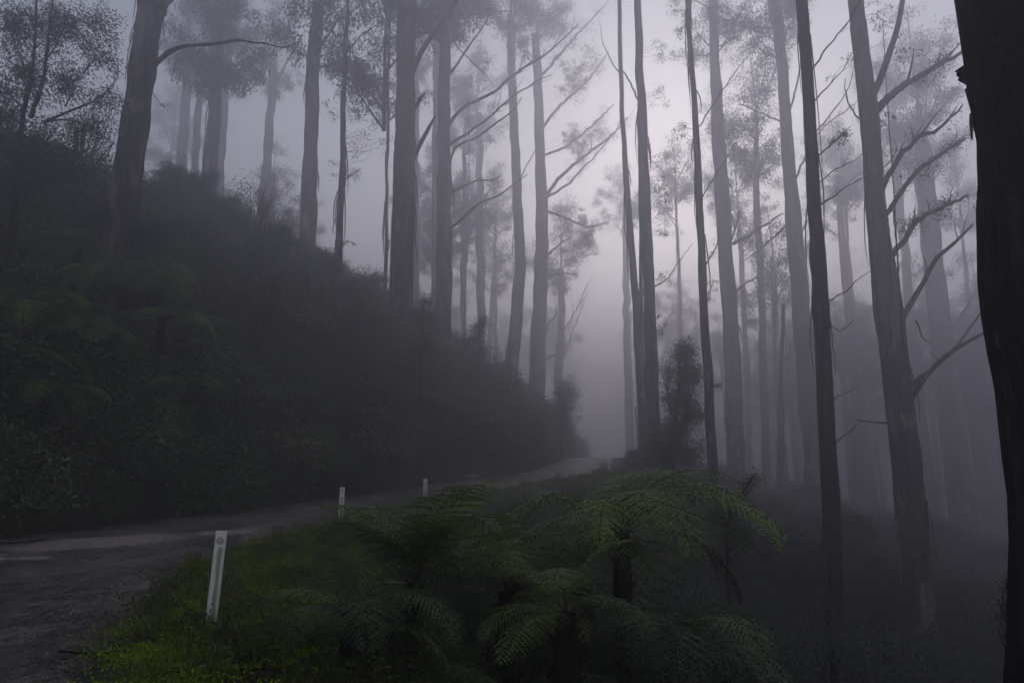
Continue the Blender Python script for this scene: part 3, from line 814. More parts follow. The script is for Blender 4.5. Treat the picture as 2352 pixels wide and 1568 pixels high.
gum([(1228, -10, 17), (1233, 150, 20), (1240, 350, 24), (1244, 500, 28), (1242, 620, 31), (1237, 740, 34), (1232, 930, 42)], 88,
    'last large gum trunk before the bright gap with long limbs over the road', 'bark_grey', seed=19,
    branches=[dict(p=[(1252, 460, 9), (1275, 420, 9), (1310, 385, 8), (1360, 345, 7), (1410, 305, 5), (1440, 270, 3)], d=5, leaf=(22, 1.6, 46, 0.22), twigs=5, tl=3),
              dict(p=[(1252, 455, 7), (1300, 425, 6), (1350, 375, 4), (1400, 320, 3)], d=2, leaf=(14, 1.4, 40, 0.22)),
              dict(p=[(1256, 588, 6), (1280, 565, 5), (1310, 545, 3)], d=1), dict(p=[(1256, 640, 4), (1280, 628, 4), (1325, 630, 2)], d=-1, twigs=3, tl=2),
              dict(p=[(1240, 300, 8), (1290, 240, 7), (1345, 190, 5), (1400, 120, 3)], d=8, leaf=(26, 2.2, 50, 0.24), start=0.2),
              dict(p=[(1240, 180, 8), (1290, 120, 7), (1345, 60, 5), (1400, 0, 3)], d=8, leaf=(26, 2.4, 50, 0.24), start=0.2),
              dict(p=[(1244, 480, 7), (1300, 500, 6), (1350, 520, 5), (1400, 510, 3)], d=10, leaf=(24, 2.2, 50, 0.24), start=0.2),
              dict(p=[(1240, 360, 7), (1310, 330, 6), (1370, 280, 5), (1410, 240, 3)], d=10, leaf=(20, 2.0, 50, 0.24), start=0.2),
              dict(p=[(1252, 770, 5), (1262, 740, 4), (1275, 730, 3), (1280, 700, 2)], d=1),
              dict(p=[(1252, 828, 7), (1262, 820, 6), (1282, 815, 3)], d=0.5)],
    foliage=[(1330, 560, 34, 16, 70, 0.28), (1290, 60, 50, 24, 70, 0.28), (1340, 150, 44, 20, 70, 0.28), (1380, 300, 30, 12, 60, 0.28)],
    boughs=[(1310, 190, 6, 0.4, 0), (1330, 330, 9, 0.4, 1), (1350, 520, 12, 0.32, 2)])
gum([(1290, 620, 14), (1288, 760, 17), (1284, 900, 20)], 115, 'dim gum trunk with fine bare twigs at the left side of the bright gap', 'bark_grey', seed=20, top=30,
    branches=[dict(p=[(1295, 820, 4), (1315, 760, 3), (1340, 700, 2)], d=1, twigs=6, tl=3), dict(p=[(1294, 760, 4), (1330, 700, 3), (1350, 650, 2)], d=-1, twigs=6, tl=3)])
# ---- right of the road
gum([(1436, 500, 12), (1440, 700, 16), (1446, 1010, 20)], 125, 'ghostly gum trunk at the right edge of the bright gap', 'bark_grey', seed=21, top=34)
gum([(1421, -20, 9), (1424, 100, 10), (1430, 250, 11), (1437, 390, 13), (1450, 560, 16), (1460, 700, 18), (1470, 850, 21), (1478, 1000, 24), (1483, 1100, 28)], 50,
    'slim gum trunk right of the bright gap bowing left as it rises', 'bark_grey', seed=22, sides=16,
    branches=[dict(p=[(1430, 175, 4), (1410, 150, 3), (1385, 100, 2), (1378, 50, 1)], d=1)],
    ribbons=[[(1460, 935, 3), (1463, 980, 3), (1463, 1030, 1)], [(1471, 700, 2), (1473, 800, 2)]])
gum([(1468, 300, 5), (1470, 480, 7), (1474, 700, 9), (1478, 1000, 12)], 52, 'very thin stem squeezed between two trunks right of the bright gap', 'bark_grey', seed=23, top=20, crown=False, sides=8)
gum([(1463, -20, 16), (1469, 120, 18), (1474, 300, 22), (1482, 450, 24), (1489, 620, 26), (1496, 800, 29), (1502, 960, 33), (1508, 1130, 38)], 44,
    'straight dark gum trunk with leafy bunches down its right side', 'bark_dark', seed=24, rough=0.03,
    branches=[dict(p=[(1500, 660, 4), (1530, 640, 3), (1560, 600, 2), (1590, 560, 1)], d=1), dict(p=[(1470, 240, 5), (1445, 185, 4), (1420, 150, 2)], d=-1)],
    foliage=[(1525, 430, 22, 16, 22, 0.16), (1520, 520, 20, 14, 22, 0.16), (1530, 360, 28, 12, 22, 0.16), (1525, 640, 20, 8, 20, 0.16), (1515, 740, 16, 8, 20, 0.16), (1520, 220, 30, 10, 22, 0.16), (1520, 100, 32, 10, 22, 0.16)])
gum([(1580, -20, 12), (1586, 120, 12), (1596, 280, 14), (1604, 420, 16), (1612, 600, 18), (1620, 760, 20), (1630, 920, 22), (1638, 1060, 25), (1644, 1180, 30)], 36,
    'lone slim gum trunk standing right of the leafy understory sapling', 'bark_dark', seed=25, sides=18,
    branches=[dict(p=[(1618, 610, 4), (1640, 580, 3), (1650, 540, 2)], d=-0.5, leaf=(5, 0.5, 14, 0.16)), dict(p=[(1628, 900, 3), (1645, 885, 2), (1660, 890, 1)], d=0.3, leaf=(5, 0.3, 12, 0.15)), dict(p=[(1622, 700, 3), (1635, 660, 2), (1640, 640, 1)], d=-0.4, leaf=(6, 0.4, 14, 0.15)),
              dict(p=[(1604, 470, 4), (1640, 410, 3), (1690, 330, 2)], d=1), dict(p=[(1598, 300, 4), (1640, 240, 3), (1700, 150, 2), (1740, 110, 1)], d=1.4, twigs=4, tl=1)],
    foliage=[(1560, 300, 24, 8, 20, 0.16), (1565, 60, 26, 8, 20, 0.16)])
gum([(1636, -20, 16), (1644, 200, 26), (1655, 400, 33), (1665, 560, 34), (1675, 720, 35), (1685, 880, 37), (1690, 1020, 40), (1694, 1140, 46)], 66,
    'broad grey gum trunk whose upper half is wrapped in dense foliage', 'bark_grey', seed=26,
    branches=[dict(p=[(1684, 560, 9), (1710, 545, 8), (1745, 525, 6), (1800, 490, 3)], d=1), dict(p=[(1690, 670, 6), (1715, 648, 4), (1740, 635, 2)], d=1), dict(p=[(1676, 560, 5), (1690, 520, 4), (1700, 480, 3)], d=-1, leaf=(8, 0.8, 20, 0.18))],
    foliage=[(1640, 130, 40, 26, 40, 0.19), (1650, 230, 44, 26, 40, 0.19), (1680, 290, 46, 26, 40, 0.19), (1650, 360, 46, 28, 40, 0.19), (1690, 400, 36, 16, 36, 0.19), (1625, 300, 30, 12, 36, 0.19), (1660, 450, 36, 14, 36, 0.19), (1620, 40, 36, 12, 30, 0.19), (1730, 350, 26, 8, 30, 0.19)])
gum([(1736, 380, 14), (1740, 520, 15), (1748, 700, 16), (1756, 950, 18), (1766, 1200, 20)], 84,
    'narrow gum trunk between the broad foliage wrapped trunk and a pale thick one', 'bark_grey', seed=27, foliage=[(1725, 480, 26, 8, 36, 0.2), (1750, 620, 22, 6, 30, 0.2)])
gum([(1800, 700, 8), (1796, 800, 9), (1793, 900, 10), (1790, 1230, 12)], 66, 'forked pole thin gum left of the pale thick trunk', 'bark_grey', seed=28, top=14, crown=False,
    branches=[dict(p=[(1796, 860, 5), (1805, 820, 4), (1825, 780, 3), (1845, 740, 2)], d=1), dict(p=[(1794, 1000, 3), (1800, 960, 2), (1808, 940, 1)], d=0)],
    foliage=[(1790, 720, 24, 8, 20, 0.18)])
gum([(1772, -60, 30), (1785, 30, 27), (1798, 180, 24), (1808, 330, 26), (1822, 500, 33), (1836, 660, 37), (1848, 800, 39), (1860, 950, 41), (1872, 1120, 43), (1882, 1280, 46)], 62,
    'pale thick gum trunk directly behind and left of the dark slender trunk', 'bark_grey', seed=29, rough=0.03,
    branches=[dict(p=[(1815, 250, 6), (1830, 200, 5), (1845, 100, 4), (1855, 20, 3)], d=1), dict(p=[(1824, 420, 6), (1845, 370, 5), (1885, 300, 4), (1960, 240, 3)], d=2, leaf=(8, 1, 24, 0.2), twigs=3, tl=2),
              dict(p=[(1830, 560, 5), (1860, 500, 4), (1920, 440, 3), (1990, 390, 2)], d=2, twigs=4, tl=2), dict(p=[(1812, 290, 5), (1770, 270, 4), (1700, 240, 3)], d=-2),
              dict(p=[(1824, 500, 6), (1780, 540, 5), (1740, 580, 3), (1700, 600, 2)], d=2), dict(p=[(1862, 820, 5), (1870, 770, 4), (1880, 700, 2)], d=1)])
gum([(1841, -20, 23), (1850, 120, 25), (1858, 260, 26), (1866, 400, 28), (1873, 520, 30), (1879, 600, 33), (1885, 700, 36), (1890, 780, 33), (1899, 940, 35), (1907, 1100, 38), (1911, 1230, 44), (1914, 1380, 38), (1917, 1560, 42)], 23,
    'dark slender gum trunk with torn hanging bark left of the big branching trunk', 'bark_black', seed=30, rough=0.035, top=38,
    branches=[dict(p=[(1862, 165, 5), (1900, 110, 4), (1940, 60, 3), (1985, -15, 2)], d=-0.6, twigs=3, tl=0.8),
              dict(p=[(1868, 235, 4), (1905, 195, 3), (1935, 160, 2), (1965, 110, 1.5)], d=0.5, twigs=3, tl=0.7, leaf=(5, 0.35, 10, 0.12)),
              dict(p=[(1878, 360, 4), (1905, 335, 3), (1935, 310, 2.5), (1955, 290, 1.5)], d=-0.4, leaf=(14, 0.32, 14, 0.13), start=0.6),
              dict(p=[(1880, 420, 3), (1920, 390, 2.5), (1960, 370, 2), (1985, 350, 1)], d=0.4, twigs=2, tl=0.6), dict(p=[(1886, 470, 4), (1930, 440, 3), (1960, 420, 2), (1990, 405, 1)], d=-0.4, twigs=2, tl=0.6),
              dict(p=[(1876, 300, 3), (1910, 260, 2.5), (1950, 200, 2), (1965, 130, 1)], d=0.6),
              dict(p=[(1890, 700, 3), (1940, 670, 2.5), (1975, 640, 2), (2010, 615, 1)], d=0.3), dict(p=[(1895, 735, 3), (1930, 760, 2), (1960, 735, 1)], d=0.3),
              dict(p=[(1902, 930, 3), (1925, 910, 2), (1960, 895, 1)], d=0.3, twigs=2, tl=0.4), dict(p=[(1914, 1020, 3), (1950, 990, 2), (1980, 965, 1)], d=0.3)],
    ribbons=[[(1864, 545, 5), (1861, 580, 5), (1865, 640, 3)], [(1896, 650, 5), (1903, 700, 6), (1905, 750, 4), (1898, 790, 2)], [(1903, 700, 2), (1912, 780, 2.5), (1920, 860, 1.5)], [(1898, 690, 2), (1905, 740, 2), (1915, 775, 1)],
             [(1893, 1240, 5), (1892, 1300, 6), (1906, 1380, 4), (1925, 1430, 2)], [(1932, 1260, 5), (1934, 1350, 4), (1934, 1480, 2)], [(1882, 700, 8), (1884, 760, 6), (1886, 800, 2)], [(1874, 640, 2), (1878, 700, 2), (1875, 730, 1)]])
gum([(1962, -30, 34), (1972, 60, 34), (1984, 170, 36), (1995, 260, 40), (2001, 350, 38), (2010, 470, 43), (2024, 590, 46), (2038, 700, 56), (2050, 800, 54), (2066, 950, 56), (2082, 1080, 60), (2094, 1220, 62), (2104, 1360, 66), (2112, 1520, 72)], 29,
    'big branching gum trunk with heavy limbs and hanging bark at the right', 'bark_dark', seed=31, rough=0.03, top=42,
    branches=[dict(p=[(2000, 225, 22), (2018, 190, 18), (2040, 130, 16), (2062, 60, 14), (2075, -10, 12), (2090, -90, 8)], d=1.2, wobble=False),
              dict(p=[(2006, 262, 20), (2040, 225, 19), (2085, 190, 16), (2130, 165, 14), (2180, 135, 10), (2230, 110, 6)], d=2.0, leaf=(16, 0.9, 26, 0.16), twigs=6, tl=1.2, start=0.5),
              dict(p=[(2020, 450, 14), (2045, 395, 13), (2075, 350, 11), (2115, 315, 10), (2160, 295, 8), (2210, 240, 4)], d=-1.5, leaf=(10, 0.8, 22, 0.15), twigs=6, tl=1.2),
              dict(p=[(2030, 500, 13), (2060, 455, 12), (2105, 395, 11), (2160, 355, 10), (2215, 320, 6)], d=2.5, leaf=(26, 0.9, 30, 0.15), twigs=5, tl=1.2, start=0.3),
              dict(p=[(2040, 600, 14), (2070, 560, 13), (2110, 505, 12), (2165, 475, 10), (2225, 450, 7)], d=1.8, leaf=(26, 0.9, 30, 0.15), start=0.3, twigs=5, tl=1.2),
              dict(p=[(2066, 745, 14), (2090, 700, 13), (2120, 650, 11), (2150, 595, 10), (2190, 560, 8), (2235, 515, 5)], d=-1.2, twigs=5, tl=1.0, wobble=False),
              dict(p=[(2078, 905, 12), (2110, 870, 11), (2150, 840, 9), (2200, 790, 7), (2262, 705, 4)], d=1.5, twigs=3, tl=1, wobble=False),
              dict(p=[(2084, 935, 14), (2100, 905, 13), (2130, 860, 12), (2170, 820, 10), (2215, 790, 9), (2265, 762, 6)], d=-1.5, wobble=False),
              dict(p=[(2046, 972, 5), (2020, 970, 4), (1995, 968, 3), (1968, 964, 2)], d=-0.8, wobble=False),
              dict(p=[(2000, 280, 5), (1965, 265, 4), (1945, 225, 3), (1940, 180, 2)], d=1, twigs=3, tl=0.8),
              dict(p=[(2010, 400, 3), (2035, 380, 3), (2060, 345, 2), (2050, 320, 1)], d=-0.5), dict(p=[(2104, 735, 4), (2112, 755, 4), (2118, 775, 3), (2140, 790, 1.5)], d=-0.6)],
    ribbons=[[(2028, 60, 2), (2038, 230, 2.5), (2050, 400, 3), (2062, 600, 3), (2075, 780, 1)], [(2016, 300, 2), (2018, 350, 1)], [(1990, 330, 2), (1992, 400, 1.5)], [(2052, 480, 4), (2062, 600, 3), (2070, 720, 2)], [(2040, 500, 3), (2046, 640, 3)],
             [(2072, 980, 3), (2095, 1040, 3), (2112, 1130, 2), (2125, 1210, 2)], [(2128, 1150, 5), (2131, 1210, 6), (2128, 1290, 3)], [(2133, 1165, 2), (2145, 1240, 2), (2155, 1310, 1.5)], [(2050, 990, 2), (2052, 1040, 2)], [(1997, 400, 2), (1998, 450, 1.5)],
             [(2120, 1250, 4), (2124, 1330, 4), (2126, 1400, 3)], [(2094, 950, 2), (2100, 1000, 2), (2104, 1030, 1)]],
    foliage=[(2025, 40, 34, 14, 20, 0.15), (2032, 270, 22, 10, 20, 0.15), (2070, 120, 36, 8, 16, 0.15)])
gum([(2120, 350, 34), (2140, 560, 40), (2162, 760, 46), (2185, 920, 47), (2208, 1100, 50), (2224, 1260, 54), (2236, 1420, 60)], 76,
    'thick blurred gum trunk between the big branching trunk and the black foreground trunk', 'bark_grey', seed=32,
    branches=[dict(p=[(2250, 1235, 8), (2280, 1222, 7), (2320, 1190, 4)], d=1), dict(p=[(2225, 980, 7), (2260, 950, 6), (2300, 900, 3)], d=1, leaf=(14, 1.2, 26, 0.2)), dict(p=[(2190, 750, 7), (2230, 690, 6), (2270, 620, 3)], d=2, leaf=(14, 1.2, 26, 0.2))])
gum([(2160, 900, 20), (2182, 1100, 22), (2200, 1300, 24), (2208, 1420, 26)], 95, 'faint trunk leaning just left of the thick blurred trunk', 'bark_grey', seed=33)
gum([(2035, 100, 16), (2070, 500, 18), (2120, 1000, 22), (2150, 1300, 24)], 105, 'faint trunk seen right behind the big branching trunk', 'bark_grey', seed=34)
gum([(1930, 500, 14), (1955, 800, 18), (1975, 1100, 20), (1985, 1240, 22)], 98, 'faint pale trunk midway between the dark slender and the big branching trunk', 'bark_grey', seed=35, foliage=[(1950, 620, 30, 10, 30, 0.24)])
gum([(1950, 600, 9), (1975, 900, 11), (2005, 1230, 13)], 108, 'thin faint stem close right of the faint pale trunk', 'bark_grey', seed=36)
gum([(1700, 560, 12), (1712, 800, 13), (1722, 1120, 15)], 112, 'ghostly narrow trunk right of the broad foliage wrapped trunk', 'bark_grey', seed=37)
gum([(1556, 560, 8), (1562, 700, 9), (1568, 1000, 11)], 105, 'faint stem showing above the leafy understory sapling', 'bark_grey', seed=38, foliage=[(1550, 520, 26, 8, 30, 0.24), (1555, 640, 20, 6, 30, 0.24)])
gum([(2250, 1000, 18), (2262, 1200, 20), (2275, 1420, 22)], 108, 'faint trunk nearest the black foreground trunk on its left', 'bark_grey', seed=39)
# the black trunk at the right edge, a few metres from the camera
gum([(2390, -40, 330), (2404, 120, 326), (2420, 300, 322), (2438, 480, 324), (2456, 650, 326), (2474, 820, 324), (2490, 980, 324), (2504, 1150, 326), (2518, 1320, 330), (2528, 1480, 334), (2536, 1600, 345)], 5.4,
    'huge black trunk filling the right edge close to the camera', 'bark_black', seed=40, sides=120, rough=0.03, top=52,
    ribbons=[[(2232, 262, 10), (2230, 285, 10), (2236, 320, 5)], [(2256, 455, 6), (2256, 480, 5), (2260, 520, 2)], [(2286, 760, 6), (2290, 800, 5)], [(2314, 960, 5), (2316, 1010, 4)]])

# ---- faint trunks further back, alike in the fog
frng = np.random.default_rng(77)
FAR_L = 'far gum trunk almost lost in the fog up the left slope'
FAR_R = 'far gum trunk almost lost in the fog down the right slope'
used = []
def far_tree(px, depth, lab, wid, seed):
    p = P(px, 900, depth); x, y = p[0], p[1]
    if xl(y) - 6.5 < x < xr(y) + 7.5: return
    z = gz(x, y)
    lean = frng.normal(0, 0.015)
    base = np.array((x, y, z)); h = min(frng.uniform(28, 40), 46 - z)
    zones = ((430, 'far faded gum at the far left behind the trunk with one bare branch'), (700, 'far faded gum left of the straight grey trunk on the bank'),
             (900, 'far faded gum between the straight grey trunk and the massive central trunk'), (1160, 'far faded gum behind the massive and many branched trunks'),
             (1330, 'far faded gum behind the curved trunk left of the bright gap'), (1640, 'far faded gum just right of the bright gap'),
             (1850, 'far faded gum between the foliage wrapped trunk and the dark slender one'), (2050, 'far faded gum between the dark slender and big branching trunks'),
             (9999, 'far faded gum between the big branching trunk and the black foreground one'))
    lab = next(t for lim, t in zones if px < lim)
    root = empty('gum_tree', base, lab, 'tree', 'faint far trunks: ' + lab[14:])
    rng = np.random.default_rng(seed)
    pth = spline([(0, 0, -0.5, wid * 0.62), (lean * 3, 0, 3, wid * 0.5), (lean * h * 0.5 + rng.normal(0, 0.2), 0, h * 0.5, wid * 0.4), (lean * h, 0, h, wid * 0.12)], 2.0)
    g = Geo(); g.add(*tube(pth, 9, 0.03, rng))
    obj('trunk', g.build('trunk', M['bark_grey']), root)
    s = rng.uniform(0.8, 1.2)
    obj('crown', CROWNS[int(rng.integers(0, 4))], root, (lean * h, 0, h - 12), (0, 0, rng.uniform(0, 6)), (s, s, s))
for k in range(46):
    far_tree(frng.uniform(200, 1260), 92 + 165 * frng.random() ** 1.0, FAR_L, frng.uniform(0.7, 1.5), 300 + k)
for k in range(90):
    far_tree(frng.uniform(1480, 2420), 95 + 190 * frng.random() ** 1.1, FAR_R, frng.uniform(0.6, 1.4), 400 + k)
for k in range(9):
    far_tree(frng.choice((frng.uniform(1270, 1315), frng.uniform(1462, 1490))), 130 + 150 * frng.random(), FAR_R if frng.random() < 0.6 else FAR_L, frng.uniform(0.6, 1.2), 600 + k)

# ---- leafy understory trees
def understory(stems, depth, label, foliage, seed, L, name='understory_tree', group=None, cat='tree', mats=None, sides=8):
    rng = np.random.default_rng(seed)
    first = stems[0]; b = P(first[-1][0], first[-1][1], depth); bz = gz(b[0], b[1])
    base = np.array((b[0], b[1], bz)); root = empty(name, base, label, cat, group)
    g = Geo(); limbs = []
    for k, st in enumerate(stems):
        dd = rng.uniform(-1, 1) * 0.8 if k else 0
        rws = []
        n = len(st) - 1
        for j, (px, py, w) in enumerate(st[::-1]):
            dep = depth + dd * j / n
            q = P(px, py, dep); rws.append((*q, w / 2 / FPX * dep))
        if k == 0 and rws[0][2] > bz:
            rws = [(rws[0][0], rws[0][1], bz - 0.3, rws[0][3] * 1.3)] + rws
        p = spline(rws, 0.25); p[1:, 0] += 0.02 * rng.normal(0, 1, len(p) - 1); limbs.append(p)
        g.add(*tube(p, sides if k == 0 else 6, 0.04, rng), 0)
    obj('trunk', g.build('trunk', M['twig'], base), root)
    g = Geo()
    pts_all = np.vstack([p[:, :3] for p in limbs])
    for (px, py, rx, ry, n, per) in foliage:
        for k in range(int(n * 1.6)):
            dep = depth + rng.normal(0, 0.45) * rx / FPX * depth
            c = P(px + rng.normal(0, 0.5) * rx, py + rng.normal(0, 0.5) * ry, dep)
            nn = int(per * rng.uniform(0.5, 1.5)); s = L * 1.3
            pos = c + rng.normal(0, 1, (nn, 3)) * (s, s, s * 0.7)
            g.add(*leaves(pos, unit(rng, nn) + (0, 0, -0.35), L * rng.uniform(0.6, 1.3, nn), L * 0.3, rng), 1)
            if k % 3 == 0:
                s0 = pts_all[int(np.argmin(np.linalg.norm(pts_all - c + (0, 0, 0.3), axis=1)))]
                g.add(*tube(spline([(*s0, 0.012), (*((s0 + c) / 2 + rng.normal(0, 0.08, 3)), 0.008), (*c, 0.003)], 0.4), 3), 0)
    obj('foliage', g.build('foliage', mats or [M['twig'], M['bush_leaf']], base, smooth=False), root)
    return root

understory([[(85, -10, 6), (78, 136, 8), (64, 210, 10), (54, 255, 12), (40, 380, 15), (25, 600, 18)],
            [(122, -10, 5), (112, 80, 6), (105, 143, 8), (92, 210, 10), (70, 270, 12)],
            [(272, 175, 2), (250, 205, 3), (218, 231, 4), (153, 258, 6), (100, 282, 8)],
            [(260, 330, 2), (238, 313, 3), (200, 288, 4), (153, 275, 5), (100, 280, 7)],
            [(205, 150, 2), (180, 190, 2), (150, 245, 4)], [(20, 60, 3), (50, 140, 4), (70, 180, 5)],
            [(0, 66, 4), (40, 66, 4), (80, 70, 4)], [(150, 60, 3), (125, 110, 4), (105, 140, 5)], [(5, 200, 3), (40, 235, 4), (60, 250, 5)]],
           25, 'dark fine leaved tree with crossing limbs filling the top left corner',
           [(40, 60, 60, 70, 110, 16), (130, 60, 60, 60, 100, 16), (220, 70, 50, 60, 60, 14), (60, 180, 60, 60, 80, 15), (150, 190, 50, 50, 60, 14), (240, 230, 40, 40, 40, 10), (230, 130, 40, 40, 36, 12),
            (200, 290, 60, 36, 60, 12), (80, 330, 80, 60, 120, 16), (30, 430, 60, 60, 90, 16), (160, 380, 60, 50, 80, 14), (10, 260, 30, 80, 60, 14)], 501, 0.15, group='leafy understory trees')
understory([[(1565, 790, 4), (1560, 880, 6), (1552, 960, 8), (1548, 1120, 10)], [(1600, 860, 3), (1585, 920, 4), (1562, 980, 6)], [(1530, 880, 3), (1540, 930, 4), (1552, 980, 5)]],
           34, 'bushy leafy sapling between two slim trunks right of the bright gap',
           [(1570, 810, 22, 24, 52, 32), (1580, 860, 30, 30, 72, 32), (1560, 920, 34, 26, 80, 32), (1590, 950, 26, 22, 52, 30), (1550, 985, 30, 24, 68, 32), (1535, 860, 14, 30, 20, 26), (1530, 1030, 34, 34, 88, 36), (1580, 1040, 34, 34, 60, 32)], 502, 0.13, group='leafy understory trees')
understory([[(1102, 745, 3), (1100, 790, 3), (1098, 900, 4)]], 46, 'small round headed sapling silhouetted above the left bank',
           [(1102, 745, 20, 18, 20, 24), (1095, 770, 16, 14, 12, 20)], 503, 0.15, group='leafy understory trees')
understory([[(975, 690, 3), (970, 740, 4), (965, 860, 5)]], 38, 'leafy sapling leaning out right of the massive central trunk',
           [(975, 690, 16, 14, 12, 20), (965, 730, 26, 26, 24, 24), (980, 790, 30, 30, 30, 24)], 504, 0.14, group='leafy understory trees')
understory([[(670, 520, 3), (655, 580, 4), (640, 680, 5)], [(620, 530, 2), (630, 600, 3), (640, 660, 4)], [(560, 560, 2), (600, 620, 3), (635, 680, 4)]], 40, 'twiggy domed shrub silhouetted at the foot of the straight grey trunk',
           [(640, 530, 40, 16, 40, 22), (600, 570, 50, 24, 50, 22), (670, 560, 24, 24, 20, 22), (620, 630, 60, 36, 60, 24)], 505, 0.13, group='leafy understory trees', name='shrub', cat='shrub')
understory([[(1735, 1085, 3), (1718, 1110, 4), (1700, 1150, 6), (1670, 1250, 8)]], 15, 'leaning dark twig spray above the drooping fern fronds on the right',
           [(1738, 1090, 10, 8, 8, 10), (1718, 1112, 12, 12, 10, 12), (1690, 1150, 26, 20, 26, 16), (1660, 1180, 36, 26, 40, 18), (1700, 1230, 30, 30, 34, 18)], 506, 0.06, group='shrubs on the right slope', name='shrub', cat='shrub')
understory([[(1965, 1190, 4), (1960, 1240, 5), (1955, 1300, 6)]], 33, 'rounded dark shrub hunched behind the dark slender trunk',
           [(1950, 1200, 34, 14, 44, 26), (1975, 1225, 30, 22, 50, 26), (1950, 1260, 44, 30, 70, 28), (1985, 1255, 18, 26, 26, 26)], 507, 0.13, group='shrubs on the right slope', name='shrub', cat='shrub')
understory([[(2330, 1350, 2), (2322, 1420, 3), (2318, 1480, 4), (2322, 1600, 5)], [(2300, 1370, 2), (2312, 1430, 2), (2320, 1480, 3)]], 9, 'sparse wispy sapling against the foot of the black foreground trunk',
           [(2325, 1340, 16, 26, 16, 8), (2305, 1400, 14, 26, 16, 8), (2330, 1460, 16, 26, 16, 8)], 508, 0.05, group='leafy understory trees')
understory([[(1908, 1490, 3), (1910, 1520, 4), (1912, 1600, 5)]], 8.0, 'small upright sapling in front of the dark slender trunk foot', [(1905, 1500, 10, 12, 8, 8)], 509, 0.06, group='shrubs on the right slope', name='shrub', cat='shrub')


def shrub_at(px, py, w, h, depth, label, seed, mats=None, L=0.14, dens=1.0, group='shrubs along the top of the left bank'):
    rs = random.Random(seed)
    st = [[(px + rs.uniform(-.4, .4) * w, py - h * 0.4, 2), (px + rs.uniform(-.2, .2) * w, py, 3), (px, py + h * 0.7, 5)] for _ in range(5)]
    st[0][-1] = (px, py + h, 6)
    fol = [(px + rs.uniform(-.5, .5) * w, py + rs.uniform(-.45, .45) * h, w * 0.36, h * 0.30, int(22 * dens), 26) for _ in range(7)]
    fol.append((px, py + h * 0.4, w * 0.6, h * 0.4, int(50 * dens), 26))
    understory(st, depth, label, fol, seed, L, name='shrub', cat='shrub', group=group, mats=mats)
for a_ in ((400, 420, 70, 60, 44, 'airy shrub on the bank top close right of the trunk with one bare branch'), (455, 430, 50, 50, 48, 'smaller shrub below the pair of faint trunks on the bank top'),
           (530, 490, 80, 60, 48, 'wide shrub on the bank top right of the pale streaked trunk'), (745, 590, 60, 56, 50, 'shrub on the bank crest just right of the straight grey trunk'),
           (830, 650, 80, 60, 50, 'broad shrub on the crest between the slender leafy gum and the massive trunk'), (985, 740, 56, 56, 50, 'dark shrub on the crest between the massive and many branched trunks'),
           (1075, 800, 60, 50, 56, 'shrub on the crest right of the many branched trunk'), (1140, 860, 50, 50, 62, 'low shrub at the foot of the curved trunk'),
           (1290, 930, 56, 90, 62, 'bushy shrub where the bank meets the bright gap'), (300, 560, 90, 60, 30, 'thick shrub at the foot of the trunk with one bare branch')):
    shrub_at(*a_, seed=int(a_[0] + a_[1]), L=0.16 if a_[4] > 40 else 0.12)
DLT = [M['twig'], M['bush_deep']]
for a_ in ((1690, 1190, 80, 60, 30, 'dark shrub at the foot of the broad foliage wrapped trunk'), (1790, 1250, 90, 60, 30, 'dark shrub between the foliage wrapped trunk and the pale thick trunk'),
           (1870, 1290, 70, 60, 27, 'dark shrub hiding the foot of the pale thick trunk'), (2030, 1330, 90, 70, 30, 'dark shrub left of the foot of the big branching trunk'),
           (2160, 1420, 100, 60, 30, 'spreading dark shrub right of the foot of the big branching trunk'), (2260, 1440, 80, 60, 28, 'dark shrub at the foot of the thick blurred trunk'),
           (1500, 1065, 40, 40, 42, 'dark shrub beside the road crest at the foot of two close trunks'), (1466, 1056, 36, 26, 47, 'small dark shrub on the road crest right of the farthest post'), (1600, 1130, 70, 60, 36, 'dark shrub at the foot of the lone slim trunk')):
    shrub_at(*a_, seed=int(a_[0] + a_[1]), mats=DLT, L=0.13, dens=1.6, group='dark shrubs among the trunk bases on the right slope')
# ------------------------------------------------------------------ ferns
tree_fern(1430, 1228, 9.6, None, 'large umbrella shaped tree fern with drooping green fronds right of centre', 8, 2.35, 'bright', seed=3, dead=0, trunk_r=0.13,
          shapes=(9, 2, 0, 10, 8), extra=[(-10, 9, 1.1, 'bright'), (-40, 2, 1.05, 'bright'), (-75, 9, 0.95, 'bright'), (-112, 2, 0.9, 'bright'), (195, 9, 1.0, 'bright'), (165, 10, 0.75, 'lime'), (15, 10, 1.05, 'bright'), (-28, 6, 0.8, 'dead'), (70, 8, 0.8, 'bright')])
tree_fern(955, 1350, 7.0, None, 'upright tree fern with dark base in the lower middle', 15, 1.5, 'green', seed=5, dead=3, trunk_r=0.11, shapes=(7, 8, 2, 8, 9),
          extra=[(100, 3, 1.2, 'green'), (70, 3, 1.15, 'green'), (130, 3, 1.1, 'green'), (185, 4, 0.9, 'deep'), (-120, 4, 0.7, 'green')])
tree_fern(1165, 1370, 7.6, None, 'arching tree fern in the thick of the fern mass at bottom centre', 10, 1.4, 'green', seed=15, dead=1, shapes=(7, 8, 2, 0))
tree_fern(1300, 1420, 6.6, None, 'tree fern close in front of the umbrella fern trunk on its left', 9, 1.15, 'green', seed=16, dead=1, shapes=(8, 2, 0, 7, 1))
tree_fern(1330, 1310, 9.4, None, 'tree fern whose fronds mingle with the left side of the umbrella fern', 12, 1.7, 'green', seed=18, dead=1, shapes=(9, 10, 2))
tree_fern(820, 1450, 5.8, None, 'low dark tree fern hanging over the lip of the mossy verge', 12, 1.1, 'deep', seed=19, dead=1, shapes=(9, 10, 6))
